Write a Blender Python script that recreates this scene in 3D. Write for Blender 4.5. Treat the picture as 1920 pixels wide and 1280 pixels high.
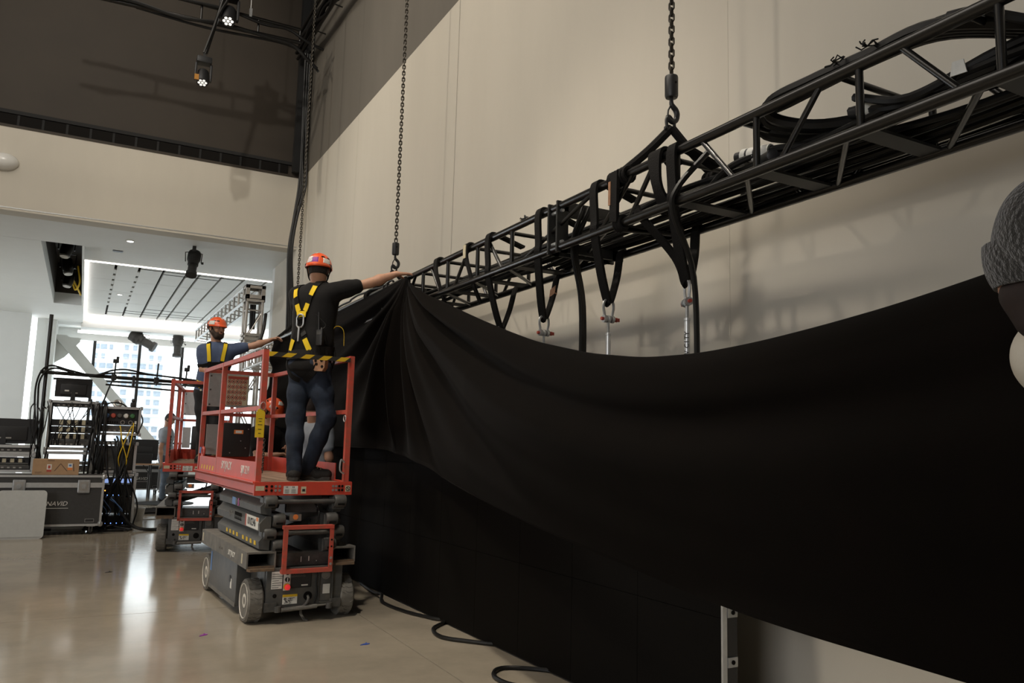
import bpy, bmesh, math, random
import numpy as np
from mathutils import Vector, Matrix
random.seed(7)
for o in list(bpy.data.objects): bpy.data.objects.remove(o)
scene = bpy.context.scene
col = scene.collection
# ---------------------------------------------------------------- camera
cam_d = bpy.data.cameras.new('camera'); cam = bpy.data.objects.new('camera', cam_d); col.objects.link(cam)
cam_d.lens = 27.99; cam_d.sensor_width = 36.0; cam_d.clip_end = 2000
R = ((0.88002, 0.08396, 0.46746), (-0.47427, 0.10013, 0.87466), (0.02663, -0.99142, 0.12793))
rx = Vector((R[0][0], R[1][0], R[2][0])); uy = -Vector((R[0][1], R[1][1], R[2][1])); bz = -Vector((R[0][2], R[1][2], R[2][2]))
cam.matrix_world = Matrix(((rx.x, uy.x, bz.x, 0), (rx.y, uy.y, bz.y, 0), (rx.z, uy.z, bz.z, 1.36), (0, 0, 0, 1)))
scene.camera = cam
# ---------------------------------------------------------------- world, lights, exposure
world = bpy.data.worlds.new('daylight'); scene.world = world; world.use_nodes = True
bg = world.node_tree.nodes['Background']; bg.inputs[0].default_value = (0.93, 0.97, 1.0, 1); bg.inputs[1].default_value = 4.4
vs = scene.view_settings
vs.view_transform = 'Standard'; vs.look = 'None'; vs.gamma = 1; vs.exposure = 0.0; vs.use_curve_mapping = False
def aim(o, tgt):
    o.rotation_euler = (Vector(tgt) - o.location).to_track_quat('-Z', 'Y').to_euler()
def spot(loc, tgt, power, ang=80, rad=.12, colr=(1, .89, .74), blend=.6):
    d = bpy.data.lights.new('track_spot_light', 'SPOT'); d.energy = power; d.color = colr; d.spot_size = math.radians(ang); d.spot_blend = blend; d.shadow_soft_size = rad
    o = bpy.data.objects.new('track_spot_light', d); col.objects.link(o); o.location = loc; aim(o, tgt); return o
def area(loc, tgt, power, sx, sy, colr=(1, 1, 1), portal=False):
    d = bpy.data.lights.new('area_light', 'AREA'); d.shape = 'RECTANGLE'; d.size = sx; d.size_y = sy; d.energy = power; d.color = colr
    if portal: d.cycles.is_portal = True
    o = bpy.data.objects.new('area_light', d); col.objects.link(o); o.location = loc; aim(o, tgt); return o
# ceiling grid spots of the tall hall, warm white, high on the left
spot((-4.5, 3.0, 9.6), (3.2, 3.6, 3.5), 60, 85)
spot((-4.5, 6.5, 9.6), (3.2, 7.0, 4.5), 560, 66)
spot((-4.5, 10.0, 9.6), (3.2, 10.5, 4.0), 560, 80)
spot((-2.0, 5.0, 9.8), (0.6, 14.4, 5.6), 800, 75, .12, (1, .95, .85))
spot((0.5, 11.0, 9.9), (0.6, 14.4, 8.2), 120, 80)
spot((-.6, 3.2, 10.0), (1.6, 4.9, 0), 1650, 46, .25, (1, .90, .76))
area((-3.5, 7.5, 10.3), (-2.6, 7.6, 0), 400, 8, 9, (1, .91, .80))  # added soft overhead fill, stands for no fixture of the hall
area((-8.8, .0, 3.2), (2.0, 5.0, 1.6), 520, 9, 3.6, (.97, .98, 1.0))  # added unseen fill from the left, the hall wall has no window
area((3.0, 30.3, 2.3), (3.0, 20, 2.3), 1, 9.2, 4.2, portal=True)
area((-7.1, 21.5, 2.3), (0, 21.5, 2.3), 1, 8, 4.0, portal=True)  # portal for the unseen side opening added to bring in daylight

# ---------------------------------------------------------------- materials
MATS = {}
def mat(name, colr, rough=.6, metal=0., noise=0., nscale=8., bump=0., bscale=60., emit=None, estr=0., sheen=0., col2=None, spec=.5, stretch=None, coat=0.):
    if name in MATS: return MATS[name]
    m = bpy.data.materials.new(name); m.use_nodes = True; nt = m.node_tree; b = nt.nodes['Principled BSDF']
    b.inputs['Roughness'].default_value = rough; b.inputs['Metallic'].default_value = metal
    b.inputs['Specular IOR Level'].default_value = spec
    c = (*colr, 1)
    b.inputs['Base Color'].default_value = c
    if sheen: b.inputs['Sheen Weight'].default_value = sheen; b.inputs['Sheen Roughness'].default_value = .45
    if coat: b.inputs['Coat Weight'].default_value = coat; b.inputs['Coat Roughness'].default_value = .12
    if noise or bump:
        tc = nt.nodes.new('ShaderNodeTexCoord'); mp = nt.nodes.new('ShaderNodeMapping'); nt.links.new(tc.outputs['Object'], mp.inputs[0])
        if stretch: mp.inputs['Scale'].default_value = stretch
    if noise:
        n = nt.nodes.new('ShaderNodeTexNoise'); n.inputs['Scale'].default_value = nscale; n.inputs['Detail'].default_value = 5; n.inputs['Roughness'].default_value = .65
        nt.links.new(mp.outputs[0], n.inputs['Vector'])
        r = nt.nodes.new('ShaderNodeValToRGB'); r.color_ramp.elements[0].position = .35; r.color_ramp.elements[1].position = .68
        nt.links.new(n.outputs[0], r.inputs[0])
        mx = nt.nodes.new('ShaderNodeMix'); mx.data_type = 'RGBA'
        mx.inputs[6].default_value = c; c2 = col2 or tuple(x * (1 - noise) for x in colr); mx.inputs[7].default_value = (*c2, 1)
        nt.links.new(r.outputs[0], mx.inputs[0]); nt.links.new(mx.outputs[2], b.inputs['Base Color'])
    if bump:
        n2 = nt.nodes.new('ShaderNodeTexNoise'); n2.inputs['Scale'].default_value = bscale; n2.inputs['Detail'].default_value = 3
        nt.links.new(mp.outputs[0], n2.inputs['Vector'])
        bp = nt.nodes.new('ShaderNodeBump'); bp.inputs['Strength'].default_value = bump; bp.inputs['Distance'].default_value = .01
        nt.links.new(n2.outputs[0], bp.inputs['Height']); nt.links.new(bp.outputs[0], b.inputs['Normal'])
    if emit: b.inputs['Emission Color'].default_value = (*emit, 1); b.inputs['Emission Strength'].default_value = estr
    MATS[name] = m; return m
WALL = mat('plaster', (.60, .557, .475), .75, noise=.06, nscale=1.2, bump=.05, stretch=(1, 1, .25))
WHITE = mat('white_paint', (.74, .75, .73), .6, noise=.03, nscale=2)
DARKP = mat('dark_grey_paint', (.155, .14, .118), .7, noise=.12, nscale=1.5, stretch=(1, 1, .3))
BLACKP = mat('black_paint', (.037, .0275, .0185), .7, noise=.15, nscale=1.5)
CONC = mat('polished_concrete', (.39, .34, .265), .13, noise=.2, nscale=2.2, bump=.03, bscale=3, spec=.5)
JOINT = mat('joint_filler', (.10, .09, .075), .6)
BLK = mat('black_plastic', (.018, .018, .019), .45)
BLKM = mat('matte_black', (.008, .008, .008), .8)
SLOT = mat('slot_black', (.009, .008, .007), .8, spec=.1)
BLKS = mat('black_steel', (.006, .0055, .005), .3, metal=.0, noise=.4, nscale=20, spec=.55, coat=.25)
PLATE = mat('dark_plate', (.017, .017, .016), .5, noise=.3, nscale=14)
STRAP = mat('black_webbing', (.0105, .0095, .0088), .85, bump=.4, bscale=150, spec=.2)
RUBC = mat('cable_rubber', (.007, .0068, .0066), .45, spec=.35)
GALV = mat('galvanised', (.52, .53, .53), .4, metal=.7, noise=.2, nscale=30)
ALU = mat('aluminium', (.50, .48, .45), .38, metal=.75, noise=.15, nscale=18)
ALUL = mat('aluminium_edge', (.62, .63, .63), .35, metal=.6, noise=.1, nscale=25)
CHAINM = mat('chain_steel', (.085, .075, .06), .4, metal=.5, noise=.5, nscale=60)
RED = mat('red_paint', (.62, .065, .036), .42, noise=.3, nscale=9, col2=(.52, .065, .042), coat=.15)
REDW = mat('worn_red_paint', (.58, .075, .05), .5, noise=.8, nscale=22, col2=(.36, .10, .065))
GREY = mat('lift_grey', (.060, .062, .062), .5, noise=.4, nscale=9, col2=(.095, .09, .08))
GREYD = mat('lift_dark_grey', (.038, .039, .039), .5, noise=.4, nscale=9, col2=(.10, .094, .085))
DUST = mat('dusty_grey', (.185, .172, .15), .65, noise=.5, nscale=10, col2=(.115, .11, .10))
RUST = mat('rusty_steel', (.20, .12, .065), .75, noise=.7, nscale=30, col2=(.10, .08, .06))
TYRE = mat('grey_tyre', (.19, .178, .155), .8, noise=.35, nscale=14, bump=.5, bscale=22)
RIM = mat('cream_rim', (.70, .665, .59), .55, noise=.2, nscale=12)
DECK = mat('worn_deck', (.24, .15, .10), .75, noise=.6, nscale=12, col2=(.36, .26, .19))
YEL = mat('yellow', (.80, .53, .02), .55, noise=.15, nscale=20)
YELW = mat('yellow_webbing', (.86, .60, .015), .8, bump=.3, bscale=200)
WHT = mat('white_label', (.74, .73, .68), .5, noise=.1, nscale=40)
CREAM = mat('cream_label', (.62, .55, .38), .55, noise=.2, nscale=30)
INK = mat('black_ink', (.02, .02, .02), .6)
INKR = mat('red_ink', (.42, .07, .045), .6)
ORANGEI = mat('orange_ink', (.75, .24, .06), .5)
BLUEI = mat('blue_print', (.10, .22, .48), .5)
PURPI = mat('purple_print', (.28, .05, .33), .5)
PINKI = mat('magenta_print', (.33, .03, .20), .5)
BTN = mat('red_button', (.55, .02, .02), .3, emit=(1, .05, .06), estr=.35)
HELM = mat('orange_helmet', (.88, .115, .028), .35, coat=.4)
SKIN = mat('skin', (.50, .27, .175), .5, noise=.12, nscale=25)
SKIN2 = mat('skin_tan', (.44, .235, .15), .5, noise=.12, nscale=25)
HAIR = mat('dark_hair', (.022, .014, .010), .7, noise=.4, nscale=90, bump=.6, bscale=120)
BEARD = mat('brown_beard', (.055, .034, .024), .8, noise=.4, nscale=90, bump=.6, bscale=140)
TSHB = mat('black_cotton', (.0095, .009, .009), .85, bump=.25, bscale=40, sheen=.05, spec=.2)
TSHU = mat('blue_cotton', (.075, .105, .19), .85, noise=.15, nscale=20, bump=.25, bscale=30)
TSHG = mat('grey_cotton', (.30, .33, .37), .85, noise=.12, nscale=20, bump=.2, bscale=30)
JEAN = mat('dark_denim', (.013, .024, .047), .85, noise=.35, nscale=14, col2=(.008, .014, .027), bump=.4, bscale=30)
BLKJ = mat('black_denim', (.010, .010, .011), .8, bump=.3, bscale=30)
GREYJ = mat('faded_denim', (.09, .12, .16), .8, noise=.2, nscale=14)
SHOE = mat('black_suede', (.013, .012, .011), .75, bump=.4, bscale=70)
SOLE = mat('dark_sole', (.045, .043, .040), .7)
LACE = mat('tan_lace', (.42, .33, .17), .7)
LEATH = mat('tan_leather', (.40, .21, .115), .6, noise=.35, nscale=25, bump=.2)
DRAPE = mat('black_drape', (.0032, .0020, .0012), .8, noise=.25, nscale=5, bump=.12, bscale=500, sheen=.02, spec=.05)
LED = mat('led_face', (.0045, .0036, .0028), .75, noise=.2, nscale=30, spec=.1)
CARD = mat('cardboard', (.42, .26, .14), .75, noise=.12, nscale=20)
CASE = mat('case_laminate', (.045, .044, .042), .5, noise=.2, nscale=30, bump=.2, bscale=150)
TABLE = mat('grey_plastic_top', (.50, .51, .49), .5, noise=.08, nscale=18)
WOODT = mat('wood_top', (.50, .31, .19), .5, noise=.2, nscale=9, stretch=(1, 8, 1))
BEAN = mat('grey_knit', (.034, .032, .029), .95, noise=.4, nscale=70, bump=1.0, bscale=110, sheen=.3)
CREAMC = mat('cream_cotton', (.55, .51, .43), .85, bump=.3, bscale=30)
SCREEN = mat('dark_screen', (.012, .011, .011), .22)
STRIP = mat('cove_light', (1, 1, 1), .5, emit=(1, .91, .85), estr=5.5)
STRIP2 = mat('broad_cove_light', (1, 1, 1), .5, emit=(1, .93, .89), estr=2.2)
LAMP = mat('lens_glow', (.9, .9, .9), .2, emit=(1, .97, .9), estr=.9)
DLITE = mat('downlight_glow', (.9, .9, .9), .2, emit=(1, .95, .85), estr=6)
LEDB = mat('blue_led', (.05, .1, .8), .3, emit=(.15, .3, 1), estr=4)
LEDO = mat('orange_led', (.8, .3, .05), .3, emit=(1, .35, .05), estr=4)
BWALL = mat('pale_facade', (.62, .64, .66), .8)
BWIN = mat('facade_glass', (.30, .345, .40), .5, noise=.5, nscale=.35)
BLUET = mat('blue_tape', (.03, .07, .30), .6)
GLOVE = mat('dark_glove', (.03, .031, .03), .7, bump=.4, bscale=60)
def glass_mat():
    m = bpy.data.materials.new('window_glass'); m.use_nodes = True; nt = m.node_tree; nt.nodes.clear()
    o = nt.nodes.new('ShaderNodeOutputMaterial'); mx = nt.nodes.new('ShaderNodeMixShader'); t = nt.nodes.new('ShaderNodeBsdfTransparent'); g = nt.nodes.new('ShaderNodeBsdfGlossy')
    t.inputs[0].default_value = (.93, .96, .96, 1); g.inputs['Roughness'].default_value = .02; mx.inputs[0].default_value = .06
    nt.links.new(t.outputs[0], mx.inputs[1]); nt.links.new(g.outputs[0], mx.inputs[2]); nt.links.new(mx.outputs[0], o.inputs[0]); return m
GLASS = glass_mat()
def stripe_mat():
    m = bpy.data.materials.new('hazard_tape'); m.use_nodes = True; nt = m.node_tree; b = nt.nodes['Principled BSDF']; b.inputs['Roughness'].default_value = .5
    tc = nt.nodes.new('ShaderNodeTexCoord'); sx = nt.nodes.new('ShaderNodeSeparateXYZ'); nt.links.new(tc.outputs['Object'], sx.inputs[0])
    a = nt.nodes.new('ShaderNodeMath'); a.operation = 'MULTIPLY_ADD'; a.inputs[1].default_value = -1.3; nt.links.new(sx.outputs[2], a.inputs[0]); nt.links.new(sx.outputs[0], a.inputs[2])
    q = nt.nodes.new('ShaderNodeMath'); q.operation = 'MULTIPLY'; q.inputs[1].default_value = 1 / .145; nt.links.new(a.outputs[0], q.inputs[0])
    fr = nt.nodes.new('ShaderNodeMath'); fr.operation = 'FRACT'; nt.links.new(q.outputs[0], fr.inputs[0])
    gt = nt.nodes.new('ShaderNodeMath'); gt.operation = 'GREATER_THAN'; gt.inputs[1].default_value = .5; nt.links.new(fr.outputs[0], gt.inputs[0])
    mx = nt.nodes.new('ShaderNodeMix'); mx.data_type = 'RGBA'; mx.inputs[6].default_value = (.03, .028, .025, 1); mx.inputs[7].default_value = (.72, .46, .02, 1)
    nt.links.new(gt.outputs[0], mx.inputs[0]); nt.links.new(mx.outputs[2], b.inputs['Base Color']); return m
HAZ = stripe_mat()

# ---------------------------------------------------------------- helpers
V = Vector
class MB:
    def __init__(s): s.v = []; s.f = []
    def add(s, vs, fs):
        n = len(s.v); s.v += [tuple(p) for p in vs]; s.f += [tuple(n + i for i in f) for f in fs]; return s
    def box(s, c, d, rot=None):
        hx, hy, hz = d[0] / 2, d[1] / 2, d[2] / 2
        P = [V((x, y, z)) for x in (-hx, hx) for y in (-hy, hy) for z in (-hz, hz)]
        if rot is not None: P = [rot @ p for p in P]
        c = V(c)
        return s.add([p + c for p in P], [(0, 1, 3, 2), (4, 6, 7, 5), (0, 4, 5, 1), (2, 3, 7, 6), (0, 2, 6, 4), (1, 5, 7, 3)])
    def bx(s, x0, x1, y0, y1, z0, z1): return s.box(((x0 + x1) / 2, (y0 + y1) / 2, (z0 + z1) / 2), (abs(x1 - x0), abs(y1 - y0), abs(z1 - z0)))
    def bev(s, x0, x1, y0, y1, z0, z1, b=.01):
        bm = bmesh.new(); bmesh.ops.create_cube(bm, size=1)
        for v in bm.verts: v.co = V((x0 + (v.co.x + .5) * (x1 - x0), y0 + (v.co.y + .5) * (y1 - y0), z0 + (v.co.z + .5) * (z1 - z0)))
        bmesh.ops.bevel(bm, geom=bm.edges[:], offset=b, segments=2, profile=.6, affect='EDGES')
        bm.verts.index_update(); s.add([v.co.copy() for v in bm.verts], [[v.index for v in f.verts] for f in bm.faces]); bm.free(); return s
    def tube(s, pts, r, n=8, cap=True, rs=None):
        pts = [V(p) for p in pts]; N = len(pts); vs = []; fs = []
        t0 = (pts[1] - pts[0]).normalized(); up = V((0, 0, 1)) if abs(t0.z) < .9 else V((1, 0, 0)); a = t0.cross(up).normalized()
        for i, p in enumerate(pts):
            t = (pts[min(i + 1, N - 1)] - pts[max(i - 1, 0)]).normalized()
            a = (a - t * a.dot(t)); a = a.normalized() if a.length > 1e-6 else t.orthogonal().normalized(); b = t.cross(a); rr = rs[i] if rs else r
            for k in range(n):
                an = 2 * math.pi * k / n; vs.append(p + a * (math.cos(an) * rr) + b * (math.sin(an) * rr))
        for i in range(N - 1):
            for k in range(n): fs.append((i * n + k, i * n + (k + 1) % n, (i + 1) * n + (k + 1) % n, (i + 1) * n + k))
        if cap: fs += [tuple(range(n))[::-1], tuple((N - 1) * n + k for k in range(n))]
        return s.add(vs, fs)
    def ring(s, pts, r, n=6):
        pts = [V(p) for p in pts]; N = len(pts); c = sum(pts, V()) / N; nn = (pts[1] - pts[0]).cross(pts[N // 3] - pts[0]).normalized(); vs = []; fs = []
        for i, p in enumerate(pts):
            t = (pts[(i + 1) % N] - pts[i - 1]).normalized(); a = t.cross(nn).normalized()
            for k in range(n): an = 2 * math.pi * k / n; vs.append(p + a * (math.cos(an) * r) + nn * (math.sin(an) * r))
        for i in range(N):
            j = (i + 1) % N
            for k in range(n): fs.append((i * n + k, i * n + (k + 1) % n, j * n + (k + 1) % n, j * n + k))
        return s.add(vs, fs)
    def disc(s, c, ax, r, h, n=20): c = V(c); ax = V(ax).normalized(); return s.tube([c - ax * h / 2, c + ax * h / 2], r, n)
    def lathe(s, prof, c=(0, 0, 0), ax=(0, 0, 1), n=24):
        c = V(c); q = V((0, 0, 1)).rotation_difference(V(ax).normalized()); vs = []; fs = []
        for r, z in prof:
            for k in range(n): an = 2 * math.pi * k / n; vs.append(c + q @ V((r * math.cos(an), r * math.sin(an), z)))
        for i in range(len(prof) - 1):
            for k in range(n): fs.append((i * n + k, i * n + (k + 1) % n, (i + 1) * n + (k + 1) % n, (i + 1) * n + k))
        fs += [tuple(range(n))[::-1], tuple((len(prof) - 1) * n + k for k in range(n))]
        return s.add(vs, fs)
    def prism(s, poly, o, ux, uy, ext):
        o, ux, uy, ext = V(o), V(ux), V(uy), V(ext); n = len(poly); b = [o + ux * p[0] + uy * p[1] for p in poly]
        return s.add(b + [p + ext for p in b], [tuple(range(n))[::-1], tuple(range(n, 2 * n))] + [(i, (i + 1) % n, n + (i + 1) % n, n + i) for i in range(n)])
    def ribbon(s, pts, wdirs, w, th):
        pts = [V(p) for p in pts]; N = len(pts); vs = []; fs = []
        for i, p in enumerate(pts):
            t = (pts[min(i + 1, N - 1)] - pts[max(i - 1, 0)]).normalized(); wd = V(wdirs[i]) if isinstance(wdirs, list) else V(wdirs); wd = (wd - t * wd.dot(t)).normalized(); nn = t.cross(wd)
            vs += [p + wd * w / 2 + nn * th / 2, p - wd * w / 2 + nn * th / 2, p - wd * w / 2 - nn * th / 2, p + wd * w / 2 - nn * th / 2]
        for i in range(N - 1):
            for k in range(4): fs.append((4 * i + k, 4 * i + (k + 1) % 4, 4 * i + 4 + (k + 1) % 4, 4 * i + 4 + k))
        fs += [(3, 2, 1, 0), tuple(4 * (N - 1) + k for k in range(4))]
        return s.add(vs, fs)
    def mesh(s, name, m, smooth=False):
        me = bpy.data.meshes.new(name); me.from_pydata(s.v, [], s.f); me.validate(); me.materials.append(m)
        bm = bmesh.new(); bm.from_mesh(me); bmesh.ops.recalc_face_normals(bm, faces=bm.faces); bm.to_mesh(me); bm.free()
        if smooth:
            me.polygons.foreach_set('use_smooth', [True] * len(me.polygons))
            try: me.set_sharp_from_angle(angle=math.radians(38))
            except Exception: pass
        return me
    def build(s, name, m, parent=None, smooth=False, loc=None, label=None):
        o = bpy.data.objects.new(name, s.mesh(name, m, smooth)); col.objects.link(o)
        if parent: o.parent = parent
        if loc: o.location = loc
        if label: o['label'] = label
        return o
def tag(o, label=None, cat=None, group=None, kind=None):
    if label: o['label'] = label
    if cat: o['category'] = cat
    if group: o['group'] = group
    if kind: o['kind'] = kind
    return o
def empty(name, loc, rz=0, label=None, cat=None, group=None):
    o = bpy.data.objects.new(name, None); o.empty_display_size = .2; col.objects.link(o); o.location = loc; o.rotation_euler = (0, 0, rz); return tag(o, label, cat, group)
def struct(name, mb, m, smooth=False):
    o = mb.build(name, m, None, smooth); o['kind'] = 'structure'; return o
def use(me, name, parent, loc=(0, 0, 0), rot=None, scale=None):
    o = bpy.data.objects.new(name, me); col.objects.link(o)
    if parent: o.parent = parent
    o.location = loc
    if rot is not None: o.rotation_euler = rot
    if scale: o.scale = scale
    return o
def copy_tree(o, parent=None, skip=()):
    c = o.copy(); col.objects.link(c); c.parent = parent
    for ch in list(o.children):
        if ch.name.split('.')[0] in skip: continue
        copy_tree(ch, c, skip)
    return c
def text(body, size, m, parent, loc, xdir, ydir, name='lettering', ext=.001, sx=1., shear=0., align='CENTER'):
    cu = bpy.data.curves.new(name, 'FONT'); cu.body = body; cu.size = size; cu.extrude = ext; cu.align_x = align; cu.align_y = 'CENTER'; cu.shear = shear; cu.resolution_u = 3
    cu.materials.append(m); o = bpy.data.objects.new(name, cu); col.objects.link(o); o.parent = parent
    x = V(xdir).normalized(); y = V(ydir).normalized(); z = x.cross(y)
    o.matrix_local = Matrix.Translation(V(loc)) @ Matrix((x, y, z)).transposed().to_4x4() @ Matrix.Diagonal((sx, 1, 1, 1)); return o
def flush_text():
    bpy.context.view_layer.update(); dg = bpy.context.evaluated_depsgraph_get(); done = {}
    for o in [o for o in col.objects if o.type == 'FONT']:
        me = bpy.data.meshes.new_from_object(o.evaluated_get(dg)); me.name = 'lettering'
        n = bpy.data.objects.new('lettering', me); col.objects.link(n); n.parent = o.parent; n.matrix_local = o.matrix_local.copy(); bpy.data.objects.remove(o)
def spl(pts, n=8):
    # Catmull-Rom through the points
    P = [V(p) for p in pts]; P = [P[0] * 2 - P[1]] + P + [P[-1] * 2 - P[-2]]; out = []
    for i in range(1, len(P) - 2):
        for k in range(n):
            t = k / n; a, b, c, d = P[i - 1], P[i], P[i + 1], P[i + 2]
            out.append(.5 * ((2 * b) + (c - a) * t + (2 * a - 5 * b + 4 * c - d) * t * t + (3 * b - a - 3 * c + d) * t ** 3))
    return out + [P[-2]]
def lerp(a, b, t): return a + (b - a) * t
# ================================================================ SETTING
XW = 3.2; YE = 14.46; ZS = 4.79; ZB = 6.13
# floor: poured slabs with saw-cut joints between them
fl = struct('floor', MB().bx(-9.3, 9.3, -8.3, 30.4, -.2, -.004), JOINT)
xs = [-9.3, -5.2, -1.9, 2.05, 9.3]; ys = [-8.3, -2.2, 1.6, 6.9, 10.9, 14.36, 18.5, 22.5, 26.5, 30.4]
for i in range(4):
    for j in range(len(ys) - 1):
        MB().bx(xs[i] + .003, xs[i + 1] - .003, ys[j] + .003, ys[j + 1] - .003, -.05, 0).build('floor_slab', CONC, fl)
struct('trim_1', MB().bx(-9, XW, 14.30, 14.36, -.01, .012), ALUL)
# right wall, plastered panels; the upper part painted dark grey
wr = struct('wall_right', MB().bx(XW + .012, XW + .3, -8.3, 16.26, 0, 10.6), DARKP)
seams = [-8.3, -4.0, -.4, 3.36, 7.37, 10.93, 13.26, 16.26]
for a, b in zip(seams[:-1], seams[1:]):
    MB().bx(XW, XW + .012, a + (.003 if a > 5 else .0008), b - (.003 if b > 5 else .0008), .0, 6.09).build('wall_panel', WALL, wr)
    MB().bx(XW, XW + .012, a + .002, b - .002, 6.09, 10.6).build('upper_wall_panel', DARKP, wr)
struct('wall_left', MB().bx(-9.3, -9.0, -8.3, YE, 0, 10.6), WALL)
struct('wall_back', MB().bx(-9.3, XW + .3, -8.6, -8.3, 0, 10.6), WALL)
struct('ceiling', MB().bx(-9.3, XW + .3, -8.6, YE + .3, 10.6, 10.8), BLACKP)
# end wall over the opening: black upper wall, slot with grille, pale bulkhead
we = struct('wall_end', MB().bx(-9.3, XW, YE + .02, YE + .35, ZB, 10.6), BLACKP)
sl = MB().bx(-9.3, 2.95, YE - .004, YE + .02, 6.17, 6.34)
sl.build('slot_grille', SLOT, we)
x = -3.0
while x < 2.9:
    MB().bx(x, x + .035, YE - .012, YE, 6.17, 6.34).build('slot_divider', BLKM, we); x += .34
MB().bx(-9.3, XW, YE - .02, YE + .02, 6.35, 6.41).build('slot_lip', BLKM, we)
struct('trim_2', MB().bx(-9.3, XW, YE - .012, YE + .3, ZB, 6.17), BLACKP)
struct('wall_bulkhead', MB().bx(-9.3, XW, YE, YE + .35, ZS + .07, ZB), WALL)
struct('trim_3', MB().bx(-9.3, XW, YE - .006, YE + .02, ZS + .035, ZS + .05), GALV)
struct('trim_4', MB().bx(-9.3, XW, YE, YE + .35, ZS, ZS + .07), WALL)
# lower room ceiling: flat soffits around a dark slot and a lit coffer
cs = MB()
cs.bx(-9.3, 9.3, YE + .34, 16.5, ZS + .002, ZS + .3)
cs.bx(-9.3, -.92, 16.5, 30.4, ZS, ZS + .3)
cs.bx(-.92, -.26, 24.4, 30.4, ZS, ZS + .3)
cs.bx(-.26, 9.3, 28.3, 30.4, ZS - .12, ZS + .3)
struct('ceiling_lower', cs, WHITE)
cs = MB(); cs.bx(-.26, 9.3, 16.5, 18.5, ZS + .12, ZS + .5); cs.bx(-.26, -.22, 16.5, 28.3, ZS, ZS + .6); cs.bx(9.0, 9.3, 18.5, 28.3, ZS, ZS + .6)
struct('ceiling_coffer', cs, WHITE)
cp = struct('ceiling_panels', MB().bx(-.22, 9.0, 18.5, 28.4, 5.13, 5.3), SLOT)
gx = [-.22, .39, .87, 1.37, 1.86, 2.13, 2.62, 3.12, 3.62, 4.6, 5.6, 6.6, 7.6, 9.0]
for i in range(len(gx) - 1):
    cuts = [18.5, 19.5, 21.3, 23.1, 24.9, 26.5, 28.4]
    for a, b in zip(cuts[:-1], cuts[1:]):
        w = .028 if 0 < i else .0
        MB().bx(gx[i] + w, gx[i + 1] - .028, a + .008, b - .008, 5.05, 5.13).build('ceiling_panel', WHITE, cp)
for x0_, x1_, y_ in ((.89, 3.10, 19.5), (1.39, 2.60, 19.85), (.89, 3.10, 26.5), (1.39, 2.60, 25.8), (.41, 3.60, 27.0)): MB().bx(x0_, x1_, y_ - .02, y_ + .02, 5.044, 5.052).build('panel_groove', SLOT, cp)
# small white diffusers sit in the first two slots
for gxx in (.39, .87):
    for k in range(8):
        MB().bx(gxx - .026, gxx + .026, 20.0 + k * .75, 20.5 + k * .75, 5.06, 5.09).build('slot_diffuser', WHITE, cp)
# cove lights round the coffer
def cove(label, *b):
    o = MB().bx(*b).build('cove_light', STRIP2 if 'broad' in label or 'beam' in label else STRIP); tag(o, label, 'light', kind='thing'); return o
cove('thin glowing cove light along the near edge of the ceiling coffer', -.22, 9.0, 18.43, 18.505, 4.896, 4.91)
cove('broad glowing cove light down the side of the ceiling coffer beside the dark slot', -.215, -.15, 18.6, 28.2, 4.97, 5.045)
cove('broad glowing cove light across the far edge of the ceiling coffer', -.1, 9.0, 28.05, 28.28, 4.86, 5.02)
cove('glowing linear light on the beam just above the window', -.35, 9.0, 29.2, 29.5, 4.60, 4.665)
# dark slot in the ceiling and what hangs in it
struct('ceiling_slot', MB().bx(-.95, -.24, 16.4, 24.5, 5.9, 6.0).bx(-.95, -.92, 16.4, 24.5, ZS + .3, 5.9).bx(-.26, -.24, 16.4, 24.5, ZS + .5, 5.9).bx(-.95, -.24, 16.4, 16.5, ZS + .3, 5.9).bx(-.95, -.24, 24.4, 24.5, ZS + .3, 5.9), BLACKP)
# back room walls
struct('wall_far_left', MB().bx(-9.3, -1.55, 27.0, 27.3, 0, ZS), WHITE)
struct('wall_pillar', MB().bx(-1.43, -.92, 28.0, 30.1, 0, ZS), WHITE)
wn = MB(); wn.bx(-9.3, -7.3, 14.8, 27, 0, ZS)
struct('wall_room_left', MB().bx(-7.3, -7.0, 14.46, 17.4, 0, ZS).bx(-7.3, -7.0, 25.6, 27.2, 0, ZS).bx(-7.3, -7.0, 17.4, 25.6, 0, .3).bx(-7.3, -7.0, 17.4, 25.6, 4.3, ZS), WHITE)  # unseen window opening added here to light the back room
struct('wall_room_front', MB().bx(-9.3, -6.6, 14.46, 14.8, 0, ZS), WALL)
struct('wall_room_right', MB().bx(9.0, 9.3, 14.8, 30.4, 0, ZS), WHITE)
struct('wall_return', MB().bx(XW, 9.3, 16.26, 16.5, 0, ZS), WHITE)
struct('baseboard_right', MB().bx(3.1, 9.0, 29.7, 30.1, 0, .30), WHITE)
# window wall
w1 = struct('window_1', MB().bx(-.92, 9.0, 29.9, 30.15, 4.42, ZS).bx(-.92, 9.0, 29.85, 30.15, 0, .14), WHITE)
mull = [-.92, .18, 1.56, 2.92, 4.3, 5.68, 7.06, 8.94]
for mx_ in mull[1:-1]: MB().bx(mx_ - .045, mx_ + .045, 29.95, 30.1, .14, 4.42).build('mullion', PLATE, w1)
MB().bx(-.92, 9.0, 29.96, 30.06, 3.06, 3.13).build('transom', PLATE, w1)
MB().bx(-.92, 9.0, 29.96, 30.06, 1.05, 1.11).build('transom', PLATE, w1)
for a, b in zip(mull[:-1], mull[1:]):
    for z0, z1 in ((.14, 1.05), (1.11, 3.06), (3.13, 4.42)):
        MB().bx(a + .05, b - .05, 30.02, 30.03, z0, z1).build('window_pane', GLASS, w1)
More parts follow.
